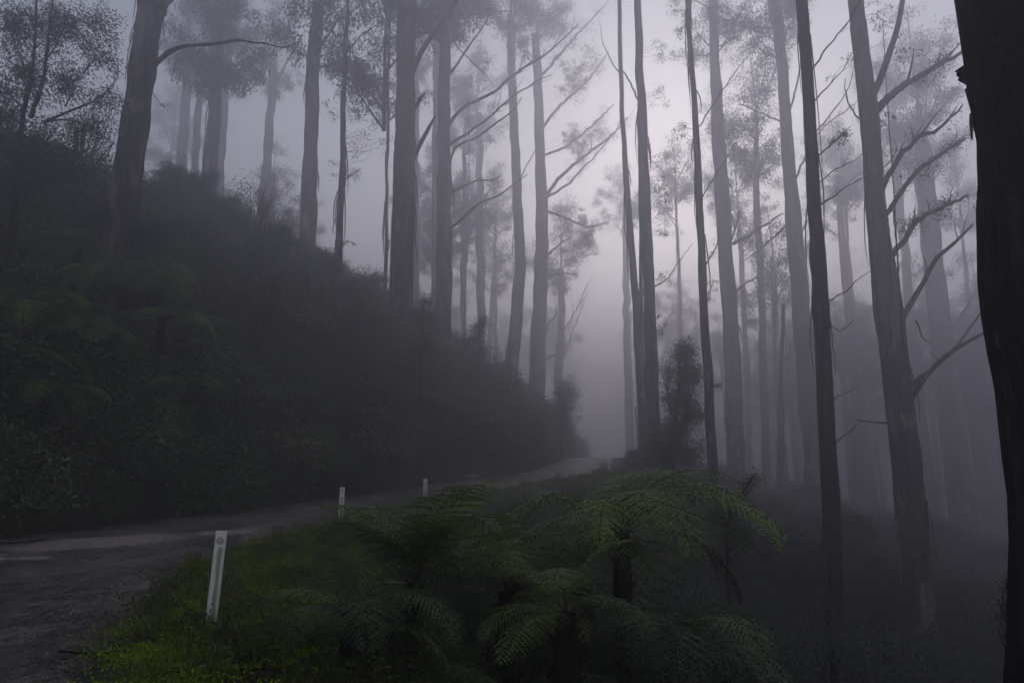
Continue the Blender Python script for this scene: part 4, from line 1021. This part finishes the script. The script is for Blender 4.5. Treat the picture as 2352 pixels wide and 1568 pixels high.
tree_fern(1560, 1500, 7.5, None, 'shadowed tree fern low to the right of the umbrella fern trunk', 11, 1.5, 'deep', seed=20, dead=1, shapes=(9, 10, 6))
tree_fern(1190, 1275, 11.0, None, 'wide low tree fern between the upright fern and the umbrella shaped fern', 14, 1.9, 'green', seed=6, dead=2, shapes=(10, 9, 2))
tree_fern(300, 640, 25.5, None, 'tall tree fern high on the left bank with fronds hanging toward the road', 14, 2.9, 'bright', seed=7, dead=3, shapes=(0, 5, 6),
          extra=[(-20, 0, 1.15, 'bright'), (-45, 5, 1.1, 'bright'), (0, 5, 1.0, 'bright'), (-70, 5, 1.0, 'bright'), (-8, 9, 1.1, 'bright')])
tree_fern(330, 945, 23.5, None, 'tree fern halfway down the left bank above the road', 13, 2.4, 'bright', seed=8, dead=2, shapes=(0, 5, 6))
tree_fern(-40, 800, 18.5, None, 'tree fern cut off by the left picture edge', 12, 2.2, 'bright', seed=9, dead=2, shapes=(0, 1, 4))
tree_fern(400, 520, 38, None, 'blurred tree fern right of the dark branching trunk on the upper bank', 13, 3.0, 'green', seed=10, dead=2, shapes=(0, 1))
tree_fern(180, 580, 26, None, 'tree fern under the corner tree above the tall hanging fern', 12, 2.5, 'green', seed=11, dead=2, shapes=(0, 1, 4))
tree_fern(70, 700, 20, None, 'tree fern leaning out at the left above the one cut by the picture edge', 12, 2.2, 'bright', seed=31, dead=2, shapes=(0, 5, 9, 6))
tree_fern(205, 770, 22, None, 'spreading tree fern left of the two hanging bank ferns', 12, 2.3, 'bright', seed=32, dead=2, shapes=(0, 5, 9, 1))
tree_fern(375, 735, 25.5, None, 'tree fern with the longest frond reaching right over the left bank', 12, 2.4, 'bright', seed=33, dead=2, shapes=(0, 5, 9, 1), extra=[(-25, 1, 1.2, 'bright')])
tree_fern(425, 890, 24.5, None, 'small tree fern low on the bank nearest the road bend', 11, 1.9, 'bright', seed=34, dead=2, shapes=(0, 5, 9))
tree_fern(110, 905, 19.5, None, 'low tree fern at the left bank foot with bright drooping fronds', 12, 1.9, 'bright', seed=35, dead=2, shapes=(0, 5, 9))
def ground_fern(px, py, depth, label, n, L, col, seed, z=None):
    rng = random.Random(seed); c = P(px, py, depth)
    zz = gz(c[0], c[1])
    root = empty('fern', (c[0], c[1], zz), label, 'fern', 'ferns growing on the ground')
    for k in range(n):
        s = L / 1.8 * rng.uniform(0.75, 1.1)
        obj('frond', FRONDS[col][rng.choice((0, 2, 8, 9))], root, (0, 0, 0.02), (rng.uniform(-0.1, 0.1), 0, 2 * PI * k / n + rng.uniform(-0.3, 0.3)), (s, s, s))
    return root
def fern_at(px, py, label, n, L, col, seed):
    p = on_ground(px, py); rng = random.Random(seed)
    root = empty('fern', p, label, 'fern', 'ferns growing on the ground')
    for k in range(n):
        s = L / 1.8 * rng.uniform(0.75, 1.1)
        obj('frond', FRONDS[col][rng.choice((0, 2, 8, 9))], root, (0, 0, 0.02), (rng.uniform(-0.1, 0.1), 0, 2 * PI * k / n + rng.uniform(-0.3, 0.3)), (s, s, s))
fern_at(500, 1145, 'small bright fern at the bank foot beyond the nearest white post', 9, 0.9, 'green', 21)
fern_at(440, 1170, 'small fern left of the bright bank foot fern', 8, 0.8, 'deep', 22)
fern_at(860, 1235, 'fern whose fronds reach past the second white post', 11, 1.1, 'green', 23)
fern_at(960, 1210, 'fern in front of the third white post', 11, 1.1, 'green', 24)
fern_at(1080, 1200, 'fern at the verge edge left of the umbrella shaped fern', 10, 1.0, 'deep', 25)
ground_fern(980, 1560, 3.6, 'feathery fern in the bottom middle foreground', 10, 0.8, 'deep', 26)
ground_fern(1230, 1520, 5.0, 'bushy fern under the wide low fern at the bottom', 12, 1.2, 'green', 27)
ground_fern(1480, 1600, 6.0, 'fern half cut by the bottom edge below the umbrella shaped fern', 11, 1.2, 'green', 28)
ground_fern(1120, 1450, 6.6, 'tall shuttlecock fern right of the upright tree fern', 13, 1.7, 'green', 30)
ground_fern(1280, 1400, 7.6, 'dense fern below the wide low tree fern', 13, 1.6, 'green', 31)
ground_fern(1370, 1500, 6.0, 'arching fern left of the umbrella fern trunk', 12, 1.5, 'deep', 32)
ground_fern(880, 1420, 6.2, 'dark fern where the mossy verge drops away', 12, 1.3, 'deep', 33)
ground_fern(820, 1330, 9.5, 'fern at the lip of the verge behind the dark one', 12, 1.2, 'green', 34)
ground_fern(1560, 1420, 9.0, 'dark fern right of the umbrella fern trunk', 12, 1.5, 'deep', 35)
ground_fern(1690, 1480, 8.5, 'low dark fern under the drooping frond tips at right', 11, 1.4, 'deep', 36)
ground_fern(1000, 1500, 4.3, 'small lime green young fern glowing at the bottom middle', 6, 0.45, 'lime', 37)
ground_fern(1800, 1500, 7.5, 'spindly fern at the lower right', 9, 1.0, 'green', 29)

# ------------------------------------------------------------------ undergrowth (uncountable)
M['bush_glint'] = leaf_mat('glint_leaves', [(0.10, 0.15, 0.06), (0.18, 0.24, 0.10), (0.26, 0.30, 0.16)], 0.4, 0.6)  # paler leaf clumps, highlights on the foliage put into their colour
BL = [M['twig'], M['bush_leaf'], M['bush_glint']]
bushes = [bush_mesh('bush', 10 + k, 1.7, 2.1, 90, 44, 0.12, 0.05, BL, 0.2) for k in range(4)]
bushes += [bush_mesh('bush', 20 + k, 1.3, 2.2, 80, 40, 0.15, 0.04, [M['twig'], M['bush_olive'], M['bush_glint']], 0.4) for k in range(2)]
bushes += [fern_clump('fern_clump', 30, 9, 1.1, M['fern_dark']), fern_clump('fern_clump', 31, 8, 0.9, M['fern_dark'])]
rng = np.random.default_rng(9)
def jitter(y0, y1, s, fn_x0, fn_x1):
    pts = []
    y = y0
    while y < y1:
        xs = np.arange(fn_x0(y), fn_x1(y), s)
        pts.append(np.stack((xs + rng.uniform(-0.5, 0.5, len(xs)) * s, y + rng.uniform(-0.5, 0.5, len(xs)) * s), -1)); y += s
    return np.vstack(pts)
def place(pts, zoff, smin, smax, picks, name, variants, label, cat, tilt=0.15, flat=1.0, cap=None):
    n = len(pts)
    z = ground_z(pts[:, 0], pts[:, 1]) + zoff
    rot = np.stack((rng.normal(0, tilt, n), rng.normal(0, tilt, n), rng.uniform(0, 2 * PI, n)), -1)
    s = rng.uniform(smin, smax, n)
    if cap is not None: s = np.minimum(s, cap * rng.uniform(0.75, 1.05, n))
    scatter(name, variants, np.column_stack((pts, z)), rot, np.stack((s, s, s * flat), -1), rng.choice(picks, n), label, cat)
pl = np.vstack((jitter(6, 34, 1.0, lambda y: float(xl(y)) - 16, lambda y: float(xl(y)) - 0.9),
                jitter(34, 70, 1.15, lambda y: float(xl(y)) - 26, lambda y: float(xl(y)) - 0.9),
                jitter(70, 130, 1.8, lambda y: float(xl(y)) - 34, lambda y: float(xl(y)) - 0.9)))
place(pl, -0.25, 0.6, 1.8, [0, 1, 2, 3, 4, 5, 0, 1, 2, 3, 6, 7], 'bank_undergrowth', bushes, 'dense dark shrubs and small ferns covering the left bank', 'undergrowth')
tall = [bush_mesh('bush', 60 + k, 3.4, 2.6, 150, 46, 0.16, 0.06, BL, 0.15, 9) for k in range(2)] + [bush_mesh('bush', 63 + k, 3.0, 3.0, 110, 50, 0.20, 0.04, [M['twig'], M['bush_olive'], M['bush_leaf']], 0.5, 9) for k in range(2)]
pt = np.vstack((jitter(12, 60, 2.7, lambda y: float(xl(y)) - 24, lambda y: float(xl(y)) - 2.6), jitter(60, 120, 4.0, lambda y: float(xl(y)) - 30, lambda y: float(xl(y)) - 2.0)))
pt = pt[vnoise(pt[:, 0], pt[:, 1], 4.0) > -0.5]
def clear_view(q, wid=0.9, ahead=9.0):
    # shrubs do not grow right in front of the tree ferns that reach the light
    ok = np.ones(len(q), bool)
    for (fx, fy, fl) in FERN_POS:
        D = math.hypot(fx, fy); ux, uy = fx / D, fy / D
        t = q[:, 0] * ux + q[:, 1] * uy; lat = np.abs(q[:, 0] * uy - q[:, 1] * ux)
        ok &= ~((lat < fl * wid) & (t > D - ahead) & (t < D + 1.0))
    return q[ok]
pt = clear_view(pt)
tall += [bush_mesh('bush', 66 + k, 5.2, 3.0, 75, 36, 0.14, 0.05, [M['twig'], M['bush_leaf'], M['bush_olive']], 0.4, 14) for k in range(3)]
place(pt, -0.3, 0.5, 1.5, [0, 1, 2, 3, 4, 5, 6], 'bank_tall_shrubs', tall, 'ragged taller shrubs standing out of the left bank undergrowth', 'undergrowth', tilt=0.2)
place(jitter(12, 60, 2.2, lambda y: float(xl(y)) - 14, lambda y: float(xl(y)) - 1.0), 1.6, 1.2, 2.6, [0, 1, 2], 'bank_fern_fronds',
      [fern_clump('fern_clump', 35, 8, 1.3, M['fern'], 20, 7), fern_clump('fern_clump', 36, 7, 1.2, M['fern_dark'], 20, 7), fern_clump('fern_clump', 37, 6, 1.1, M['fern'], 20, 7)], 'fern fronds arching out of the left bank undergrowth', 'ferns', tilt=0.35)
pf = jitter(12, 30, 1.7, lambda y: float(xl(y)) - 9, lambda y: float(xl(y)) - 0.8)
place(pf, 0.7, 1.2, 2.2, [0, 1], 'near_bank_ferns', [fern_clump('fern_clump', 38, 8, 1.2, M['fern_bright'], 22, 9), fern_clump('fern_clump', 39, 7, 1.2, M['fern'], 22, 9)], 'long fern fronds hanging out of the near part of the left bank', 'ferns', tilt=0.3)
def near_ok(p): return p[(p[:, 1] > 3.2) | (p[:, 0] > 1.2)]
pr = near_ok(jitter(2.5, 34, 0.85, lambda y: float(xr(y)) + (2.9 if y < 16 else 2.3), lambda y: float(xr(y)) + 26))
dd_ = np.hypot(pr[:, 0], pr[:, 1]); pr = pr[dd_ > 4.2]
pr = np.vstack((pr, jitter(34, 80, 1.4, lambda y: float(xr(y)) + 2.4, lambda y: float(xr(y)) + 60)))
DL = [M['twig'], M['bush_deep'], M['bush_leaf']]
nearb = [bush_mesh('bush', 50 + k, 1.0, 1.3, 120, 60, 0.055, 0.020, DL, 0.1, 9) for k in range(2)] + [bush_mesh('bush', 53, 0.8, 1.2, 90, 60, 0.07, 0.012, [M['twig'], M['bush_leaf'], M['fern_lime']], 0.0, 8),
         fern_clump('fern_clump', 33, 9, 0.9, M['fern'], 20, 8), fern_clump('fern_clump', 34, 8, 0.8, M['fern_dark'], 20, 8)]
isn = np.hypot(pr[:, 0], pr[:, 1]) < 13
def cap_of(p):
    # plants close below the road stay low enough to leave the road in view
    rr_ = p[:, 0] - xr(p[:, 1]); below = zr(p[:, 1]) - ground_z(p[:, 0], p[:, 1])
    return np.where(rr_ < 9, np.clip((below + 0.25) / 2.0, 0.16, 2.0), np.where(p[:, 1] > 34, 0.9, 0.95))
place(pr[isn], -0.12, 0.6, 1.3, [0, 1, 2, 0, 1, 3, 4], 'near_undergrowth', nearb, 'fine leaved shrubs and ferns filling the hollow in the bottom foreground', 'undergrowth', cap=cap_of(pr[isn]) * 1.5)
pr = pr[~isn]
slopeb = [bush_mesh('bush', 110 + k, 1.7, 2.1, 90, 44, 0.10, 0.042, DL, 0.2) for k in range(3)] + [fern_clump('fern_clump', 130, 9, 1.1, M['fern_dark'])]
ps = jitter(13, 75, 2.7, lambda y: float(xr(y)) + 9.5, lambda y: float(xr(y)) + 34); ps = ps[vnoise(ps[:, 0] + 3, ps[:, 1], 5.0) > -0.35]
ps = ps[np.abs(ps[:, 0] / ps[:, 1] - 0.17) > 0.12]
slopet = [bush_mesh('bush', 140 + k, 3.0, 2.8, 140, 46, 0.13, 0.05, DL, 0.15, 9) for k in range(2)]
place(ps, -0.3, 0.5, 1.3, [0, 1], 'slope_tall_shrubs', slopet, 'rounded dark shrubs humped among the trunk bases on the right slope', 'undergrowth', tilt=0.2)
place(pr, -0.12, 0.6, 1.7, [0, 1, 2, 0, 1, 3], 'slope_undergrowth', slopeb, 'dark shrubs and ferns covering the slope below the road', 'undergrowth', cap=cap_of(pr))

# verge: moss, herbs, grass
def tuft(name, seed, n, r, h, L, W, mat, up=0.5):
    rg_ = np.random.default_rng(seed); g = Geo()
    pos = rg_.normal(0, 1, (n, 3)) * (r * 0.5, r * 0.5, 0); pos[:, 2] = np.abs(rg_.normal(0, h * 0.5, n))
    g.add(*leaves(pos, unit(rg_, n) + (0, 0, up), L * rg_.uniform(0.6, 1.4, n), W, rg_, 0.2), 0)
    return g.build(name, [mat], smooth=False)
def blades(name, seed, n, r, h, mat):
    rg_ = np.random.default_rng(seed); g = Geo()
    for k in range(n):
        a = rg_.uniform(0, 2 * PI); p = rg_.normal(0, r * 0.4, 2); ln = h * rg_.uniform(0.5, 1.2); bend = rg_.uniform(0.2, 0.9)
        d = np.array((math.cos(a), math.sin(a))); w = 0.0035; sx = np.array((-d[1], d[0], 0)) * w
        V = []
        for t in (0, 0.4, 0.75, 1.0):
            c = np.array((p[0] + d[0] * bend * ln * t * t, p[1] + d[1] * bend * ln * t * t, ln * t * (1 - 0.35 * bend * t)))
            V += [c - sx * (1 - t * 0.9), c + sx * (1 - t * 0.9)]
        g.add(V, [(0, 1, 3, 2), (2, 3, 5, 4), (4, 5, 7, 6)], 0)
    return g.build(name, [mat], smooth=False)
weed = lambda k: bush_mesh('weed', 80 + k, 0.35, 0.35, 22, 14, 0.045, 0.014, [M['grass'], M['moss'], M['grass']], 0.0, 6)
tufts = [tuft('herb', 1, 150, 0.26, 0.06, 0.030, 0.016, M['moss']), tuft('herb', 2, 150, 0.26, 0.05, 0.024, 0.014, M['moss']), tuft('herb', 3, 150, 0.24, 0.07, 0.030, 0.016, M['moss_bright']),
         tuft('litter', 4, 60, 0.3, 0.02, 0.05, 0.012, M['dry'], 0.0), blades('grass', 5, 40, 0.22, 0.16, M['grass']), blades('grass', 6, 30, 0.22, 0.24, M['dry']), tuft('herb', 7, 110, 0.3, 0.09, 0.05, 0.022, M['bush_leaf']), weed(0), weed(1), blades('grass', 9, 26, 0.12, 0.40, M['grass'])]
pv = np.vstack((jitter(3.0, 18, 0.115, lambda y: float(xr(y)) - 0.02, lambda y: float(xr(y)) + 4.2), jitter(18, 45, 0.26, lambda y: float(xr(y)) - 0.02, lambda y: float(xr(y)) + 3.6)))
pv = pv[np.hypot(pv[:, 0], pv[:, 1]) > 2.5]
keep = rng.random(len(pv)) < np.clip(0.35 + (pv[:, 0] - xr(pv[:, 1])) * 2.0 + vnoise(pv[:, 0], pv[:, 1], 0.5) * 0.4, 0.05, 1)
pv = pv[keep]
f = vnoise(pv[:, 0] + 7, pv[:, 1], 0.6) + 0.6 * vnoise(pv[:, 0], pv[:, 1], 0.2)
n = len(pv); pick = np.where(f + np.clip(7.6 - pv[:, 1], 0, 1.6) * 0.8 > 0.40, 2, np.where(f < -0.45, 3, rng.integers(0, 2, n)))
q = rng.random(n); pick = np.where(q < 0.09, 4, pick); pick = np.where((q > 0.09) & (q < 0.13), 5, pick); pick = np.where((q > 0.13) & (q < 0.18), 6, pick)
q = rng.random(n); pick = np.where(q < 0.012, 7, pick); pick = np.where((q > 0.012) & (q < 0.02), 8, pick); pick = np.where((q > 0.02) & (q < 0.06), 9, pick)
z = ground_z(pv[:, 0], pv[:, 1]) - 0.005
s = rng.uniform(0.6, 1.25, n) * np.where(pv[:, 1] > 18, 1.7, 1.0)
scatter('verge_herbs', tufts, np.column_stack((pv, z)), np.stack((rng.normal(0, .2, n), rng.normal(0, .2, n), rng.uniform(0, 6.28, n)), -1), np.stack((s, s, s), -1), pick,
        'mossy green herbs and grass on the verge around the nearest white post', 'ground cover')
pv = jitter(4, 60, 0.4, lambda y: float(xl(y)) - 2.0, lambda y: float(xl(y)) + 0.15)
n = len(pv); s = rng.uniform(0.8, 1.8, n)
scatter('bank_foot_grass', tufts, np.column_stack((pv, ground_z(pv[:, 0], pv[:, 1]))), np.stack((rng.normal(0, .2, n), rng.normal(0, .2, n), rng.uniform(0, 6.28, n)), -1), np.stack((s, s, s), -1),
        rng.choice([0, 3, 3, 4, 5, 5, 6, 6], n), 'grass and leaf litter along the foot of the left bank', 'ground cover')
# loose chippings and litter on the road
def pebble(name, seed):
    rg_ = np.random.default_rng(seed); V, F = box(0, 0, 0, 1, 1, 0.6); V = V * rg_.uniform(0.6, 1.1, V.shape); return mesh(name, V, F, M['rock'], smooth=False)
ry = rng.uniform(4, 30, 6000) ** 1.0; rt = np.where(rng.random(6000) < 0.6, 1 - np.abs(rng.normal(0, 0.14, 6000)), rng.uniform(0, 1, 6000)).clip(0.01, 0.99)
rx = xl(ry) * (1 - rt) + xr(ry) * rt
rz_ = np.array([road_z(a, b_) for a, b_ in zip(rx, ry)]) + 0.002
s = rng.uniform(0.006, 0.030, 6000)
scatter('road_chippings', [pebble('stone', 1), pebble('stone', 2), tufts[3]], np.column_stack((rx, ry, rz_)), np.stack((rx * 0, rx * 0, rng.uniform(0, 6.28, 6000)), -1), np.stack((s, s, s), -1),
        rng.choice([0, 1], 6000), 'loose stone chippings scattered over the road edge', 'gravel')

ly = rng.uniform(4, 40, 520); lt = np.where(rng.random(520) < 0.5, np.abs(rng.normal(0, 0.07, 520)), 1 - np.abs(rng.normal(0, 0.07, 520))).clip(0.0, 1.0)
lx = xl(ly) * (1 - lt) + xr(ly) * lt; lz = np.array([road_z(a, b_) for a, b_ in zip(lx, ly)]) + 0.004
s = rng.uniform(0.5, 1.3, 520)
scatter('leaf_litter', [tufts[3], tuft('litter', 31, 40, 0.4, 0.012, 0.06, 0.014, M['dry'], 0.0)], np.column_stack((lx, ly, lz)), np.stack((lx * 0, lx * 0, rng.uniform(0, 6.28, 520)), -1), np.stack((s, s, s * 0.4), -1),
        rng.choice([0, 1], 520), 'fallen leaves and bark litter along the road edges', 'leaf litter')

# ------------------------------------------------------------------ guide posts
def guide_post(px, py, depth, label, height, width, tiltx=0.0, tilty=0.0, rz=0.0, kind='face', z=None):
    c = on_ground(px, py); zz = c[2]
    root = empty('guide_post', (c[0], c[1], zz - 0.02), label, 'guide post', 'white guide posts along the road', 0)
    root.rotation_euler = (tiltx, tilty, rz)
    bm_ = Geo(); w, t, hgt = width, 0.035, height
    # shallow channel section: face plate with two return flanges, rounded top
    bm_.add(*box(0, 0, hgt / 2 - 0.1, w, 0.012, hgt + 0.2))
    for sx in (-1, 1): bm_.add(*box(sx * (w / 2 - 0.004), 0.5 * t + 0.006, hgt / 2 - 0.1, 0.008, t, hgt + 0.2))
    bm_.add(*box(0, 0.5 * t + 0.006, hgt - 0.004, w - 0.016, t, 0.008))
    o = obj('post_body', bm_.build('post_body', M['post'], smooth=False), root)
    bv = o.modifiers.new('soft_edges', 'BEVEL'); bv.width = 0.003; bv.segments = 2; bv.limit_method = 'ANGLE'
    def disc(name, r, y, cz, mat, th=0.006):
        a = np.linspace(0, 2 * PI, 40, endpoint=False)
        F_ = np.stack((np.cos(a) * r, np.full(40, y), np.sin(a) * r + cz), -1); B_ = F_ + (0, th, 0); V = np.vstack((F_, B_, [(0, y, cz)]))
        j = np.arange(40); k = (j + 1) % 40
        Fq = np.stack((j, k, k + 40, j + 40), -1); Ft = np.stack((np.full(40, 80), k, j), -1)
        g = Geo(); g.add(V, Fq); g.T.append(Ft); g.tm.append(np.zeros(40)); return obj(name, g.build(name, mat, smooth=False), root)
    if kind == 'face':
        disc('reflector_rim', 0.037, -0.009, hgt - 0.10, M['rim']); disc('reflector', 0.033, -0.012, hgt - 0.10, M['reflector'])
    elif kind == 'back':
        disc('reflector_rim', 0.034, -0.009, hgt - 0.10, M['rim']); disc('reflector', 0.024, -0.012, hgt - 0.10, M['reflector'])
        disc('screw', 0.010, -0.010, hgt - 0.175, M['rim'])
    return root
guide_post(482, 1440, 6.75, 'nearest white guide post with algae stains and round reflector', 1.0, 0.108, 0, rad(2.2), rad(8), z=0)
guide_post(781, 1200, 18.0, 'second white guide post with a frond tip across it', 1.12, 0.15, 0, rad(1.2), rad(6), 'back', z=0)
guide_post(976, 1155, 28.0, 'third white guide post from the camera, half sunk behind ferns', 0.97, 0.15, 0, rad(-0.5), rad(-12), 'plain', z=0)
guide_post(1400, 1086, 43.0, 'farthest white guide post fading in the fog by the road crest', 1.0, 0.13, 0, rad(-2.5), 0, 'plain', z=0)

# ------------------------------------------------------------------ sticks, bark, stones
def stick(pts, label, name='stick', mat='bark_black', cat='stick', twigs=0, seed=0, group='sticks and bark on the ground'):
    rng_ = np.random.default_rng(seed)
    base = np.array(pts[0][:3]); p = spline(pts, 0.08); p[1:, :3] += rng_.normal(0, 0.006, (len(p) - 1, 3))
    g = Geo(); g.add(*tube(p, 7, 0.08, rng_))
    for k in range(twigs):
        i0 = int(rng_.uniform(0.2, 0.9) * len(p)); q = p[i0, :3] + unit(rng_, 1)[0] * (0.25, 0.25, 0.05)
        g.add(*tube(np.array([(*p[i0, :3], 0.006), (*q, 0.002)]), 4))
    return tag(obj(name, g.build(name, M[mat], base), loc=base), label, cat, group)
def rp(px, py, r, lift=0.02):
    d = 1.0
    p0 = P(px, py, 1.0) - np.array((0, 0, EYE))
    dd = np.linspace(3, 60, 4000); X = p0[0] * dd; Z = EYE + p0[2] * dd
    h = np.maximum(ground_z(X, dd), np.where((X > xl(dd)) & (X < xr(dd)), zr(dd) + 0.06, -99))
    k = int(np.argmax(Z < h)); return (X[k], dd[k], h[k] + lift, r)
stick([rp(-10, 1250, .02), rp(40, 1248, .018), rp(110, 1240, .01)], 'dark stick at the road edge at the left picture border', seed=2)
stick([rp(135, 1500, .010), rp(200, 1505, .012), rp(280, 1502, .010), rp(330, 1490, .004)], 'black stick near the bottom left where road meets verge', seed=3)
stick([rp(400, 1562, .012, .05), rp(500, 1556, .014, .05), rp(620, 1552, .010, .05), rp(690, 1558, .006, .04)], 'dark stick along the bottom edge over bright moss', twigs=3, seed=4)
stick([rp(585, 1395, .006, .1), rp(605, 1440, .01, .1), rp(640, 1490, .008, .05)], 'thin twig beside the brown bark slab on the verge', seed=5)
stick([rp(1020, 1118, .03), rp(1040, 1112, .025), rp(1060, 1104, .01)], 'pale fallen branch at the bank foot beyond the third white post', mat='bark_grey', twigs=2, seed=6)
stick([rp(655, 1075, .02, .8), rp(700, 1035, .018, .9), rp(745, 985, .01, 1.1)], 'thin pale stem slanting up out of the dark left bank', mat='bark_grey', name='fallen_branch', cat='branch', seed=7)
def log(px0, py0, px1, py1, r, label, seed, lift=0.25, bark='bark_dark'):
    a_, b_ = on_ground(px0, py0), on_ground(px1, py1); m_ = (a_ + b_) / 2
    stick([(*(a_ + (0, 0, lift)), r), (*(m_ + (0, 0, lift * 1.2 + 0.1)), r * 0.9), (*(b_ + (0, 0, lift)), r * 0.7)], label, 'fallen_log', bark, 'log', twigs=0, seed=seed, group='fallen logs')
log(1700, 1330, 1860, 1290, 0.22, 'fallen log lying across the slope left of the dark slender trunk', 11, 0.5)
log(1960, 1400, 2060, 1440, 0.18, 'fallen log between the dark slender and big branching trunks', 12, 0.5)
log(560, 1130, 690, 1150, 0.10, 'thin fallen log at the foot of the left bank', 13, 0.2)
# bark slab
p = np.array(rp(630, 1445, 0)[:3]); g = Geo()
a = np.linspace(-0.9, 0.9, 7); Ls = np.linspace(-0.17, 0.17, 9)
for sgn, rr0 in ((1, 0.055), (0, 0.047)):
    V = np.array([(math.sin(t) * rr0 * (1 - abs(l) * 1.5), l, math.cos(t) * rr0 - 0.03) for l in Ls for t in a]); i = (np.arange(8)[:, None] * 7 + np.arange(6)[None, :]).ravel()
    g.add(V, np.stack((i, i + 1, i + 8, i + 7), -1) if sgn else np.stack((i, i + 7, i + 8, i + 1), -1))
tag(obj('bark_slab', g.build('bark_slab', M['ribbon']), loc=p + (0, 0, 0.05), rot=(rad(-12), 0, rad(25))), 'curled brown slab of bark on the mossy verge right of the nearest post', 'bark', 'sticks and bark on the ground')
# bank stones
def rock(px, py, r, label, seed):
    rg_ = np.random.default_rng(seed); c = on_ground(px, py)
    u = np.linspace(0, 2 * PI, 10, endpoint=False); vv = np.linspace(0.15, PI - 0.15, 6)
    V = np.array([(math.sin(v) * math.cos(t), math.sin(v) * math.sin(t), 0.7 * math.cos(v)) for v in vv for t in u]) * r * rg_.uniform(0.75, 1.15, (60, 1))
    i = np.arange(5)[:, None] * 10; j = np.arange(10)[None, :]; k = (np.arange(10) + 1) % 10
    F = np.stack((i + j, i + 10 + j, i + 10 + k[None, :], i + k[None, :]), -1).reshape(-1, 4)
    g = Geo(); g.add(V, F); g.add(V[:10], [(0, 1, 2, 3), (0, 3, 4, 5), (0, 5, 6, 7), (0, 7, 8, 9)])
    tag(obj('rock', g.build('rock', M['rock'], smooth=False), loc=c + (0, 0, r * 0.3)), label, 'rock', 'pale stones in the bank')
rock(1085, 1105, 0.45, 'larger pale stone at the bank foot beyond the road bend', 1)
rock(1120, 1100, 0.25, 'smaller pale stone right of the larger bank stone', 2)
rock(862, 1108, 0.18, 'small pale stone in the bank above the second white post', 3)

# ------------------------------------------------------------------ fog
m = bpy.data.materials.new('fog'); m.use_nodes = True
nt = m.node_tree; nt.nodes.clear()
out = nt.nodes.new("ShaderNodeOutputMaterial"); pv_ = nt.nodes.new("ShaderNodeVolumePrincipled")
pv_.inputs['Color'].default_value = (0.83, 0.805, 0.872, 1)
pv_.inputs['Density'].default_value = FOG_DENSITY
pv_.inputs['Anisotropy'].default_value = 0.78
nt.links.new(pv_.outputs[0], out.inputs['Volume'])
zlow = float(GZ.min()) - 1.0
bpy.context.view_layer.update()
zhigh = 1.0 + max((o.matrix_world @ Vector(c_)).z for o in SC.objects if o.type == 'MESH' for c_ in o.bound_box)
V, F = box(0, 320, (zlow + zhigh) / 2, 904, 764, zhigh - zlow)
print('fog top', zhigh)
haze = obj('haze', mesh('haze', V, F, m, smooth=False)); tag(haze, kind='stuff')
haze['label'] = 'thick pale lavender fog filling the whole forest'; haze['category'] = 'fog'
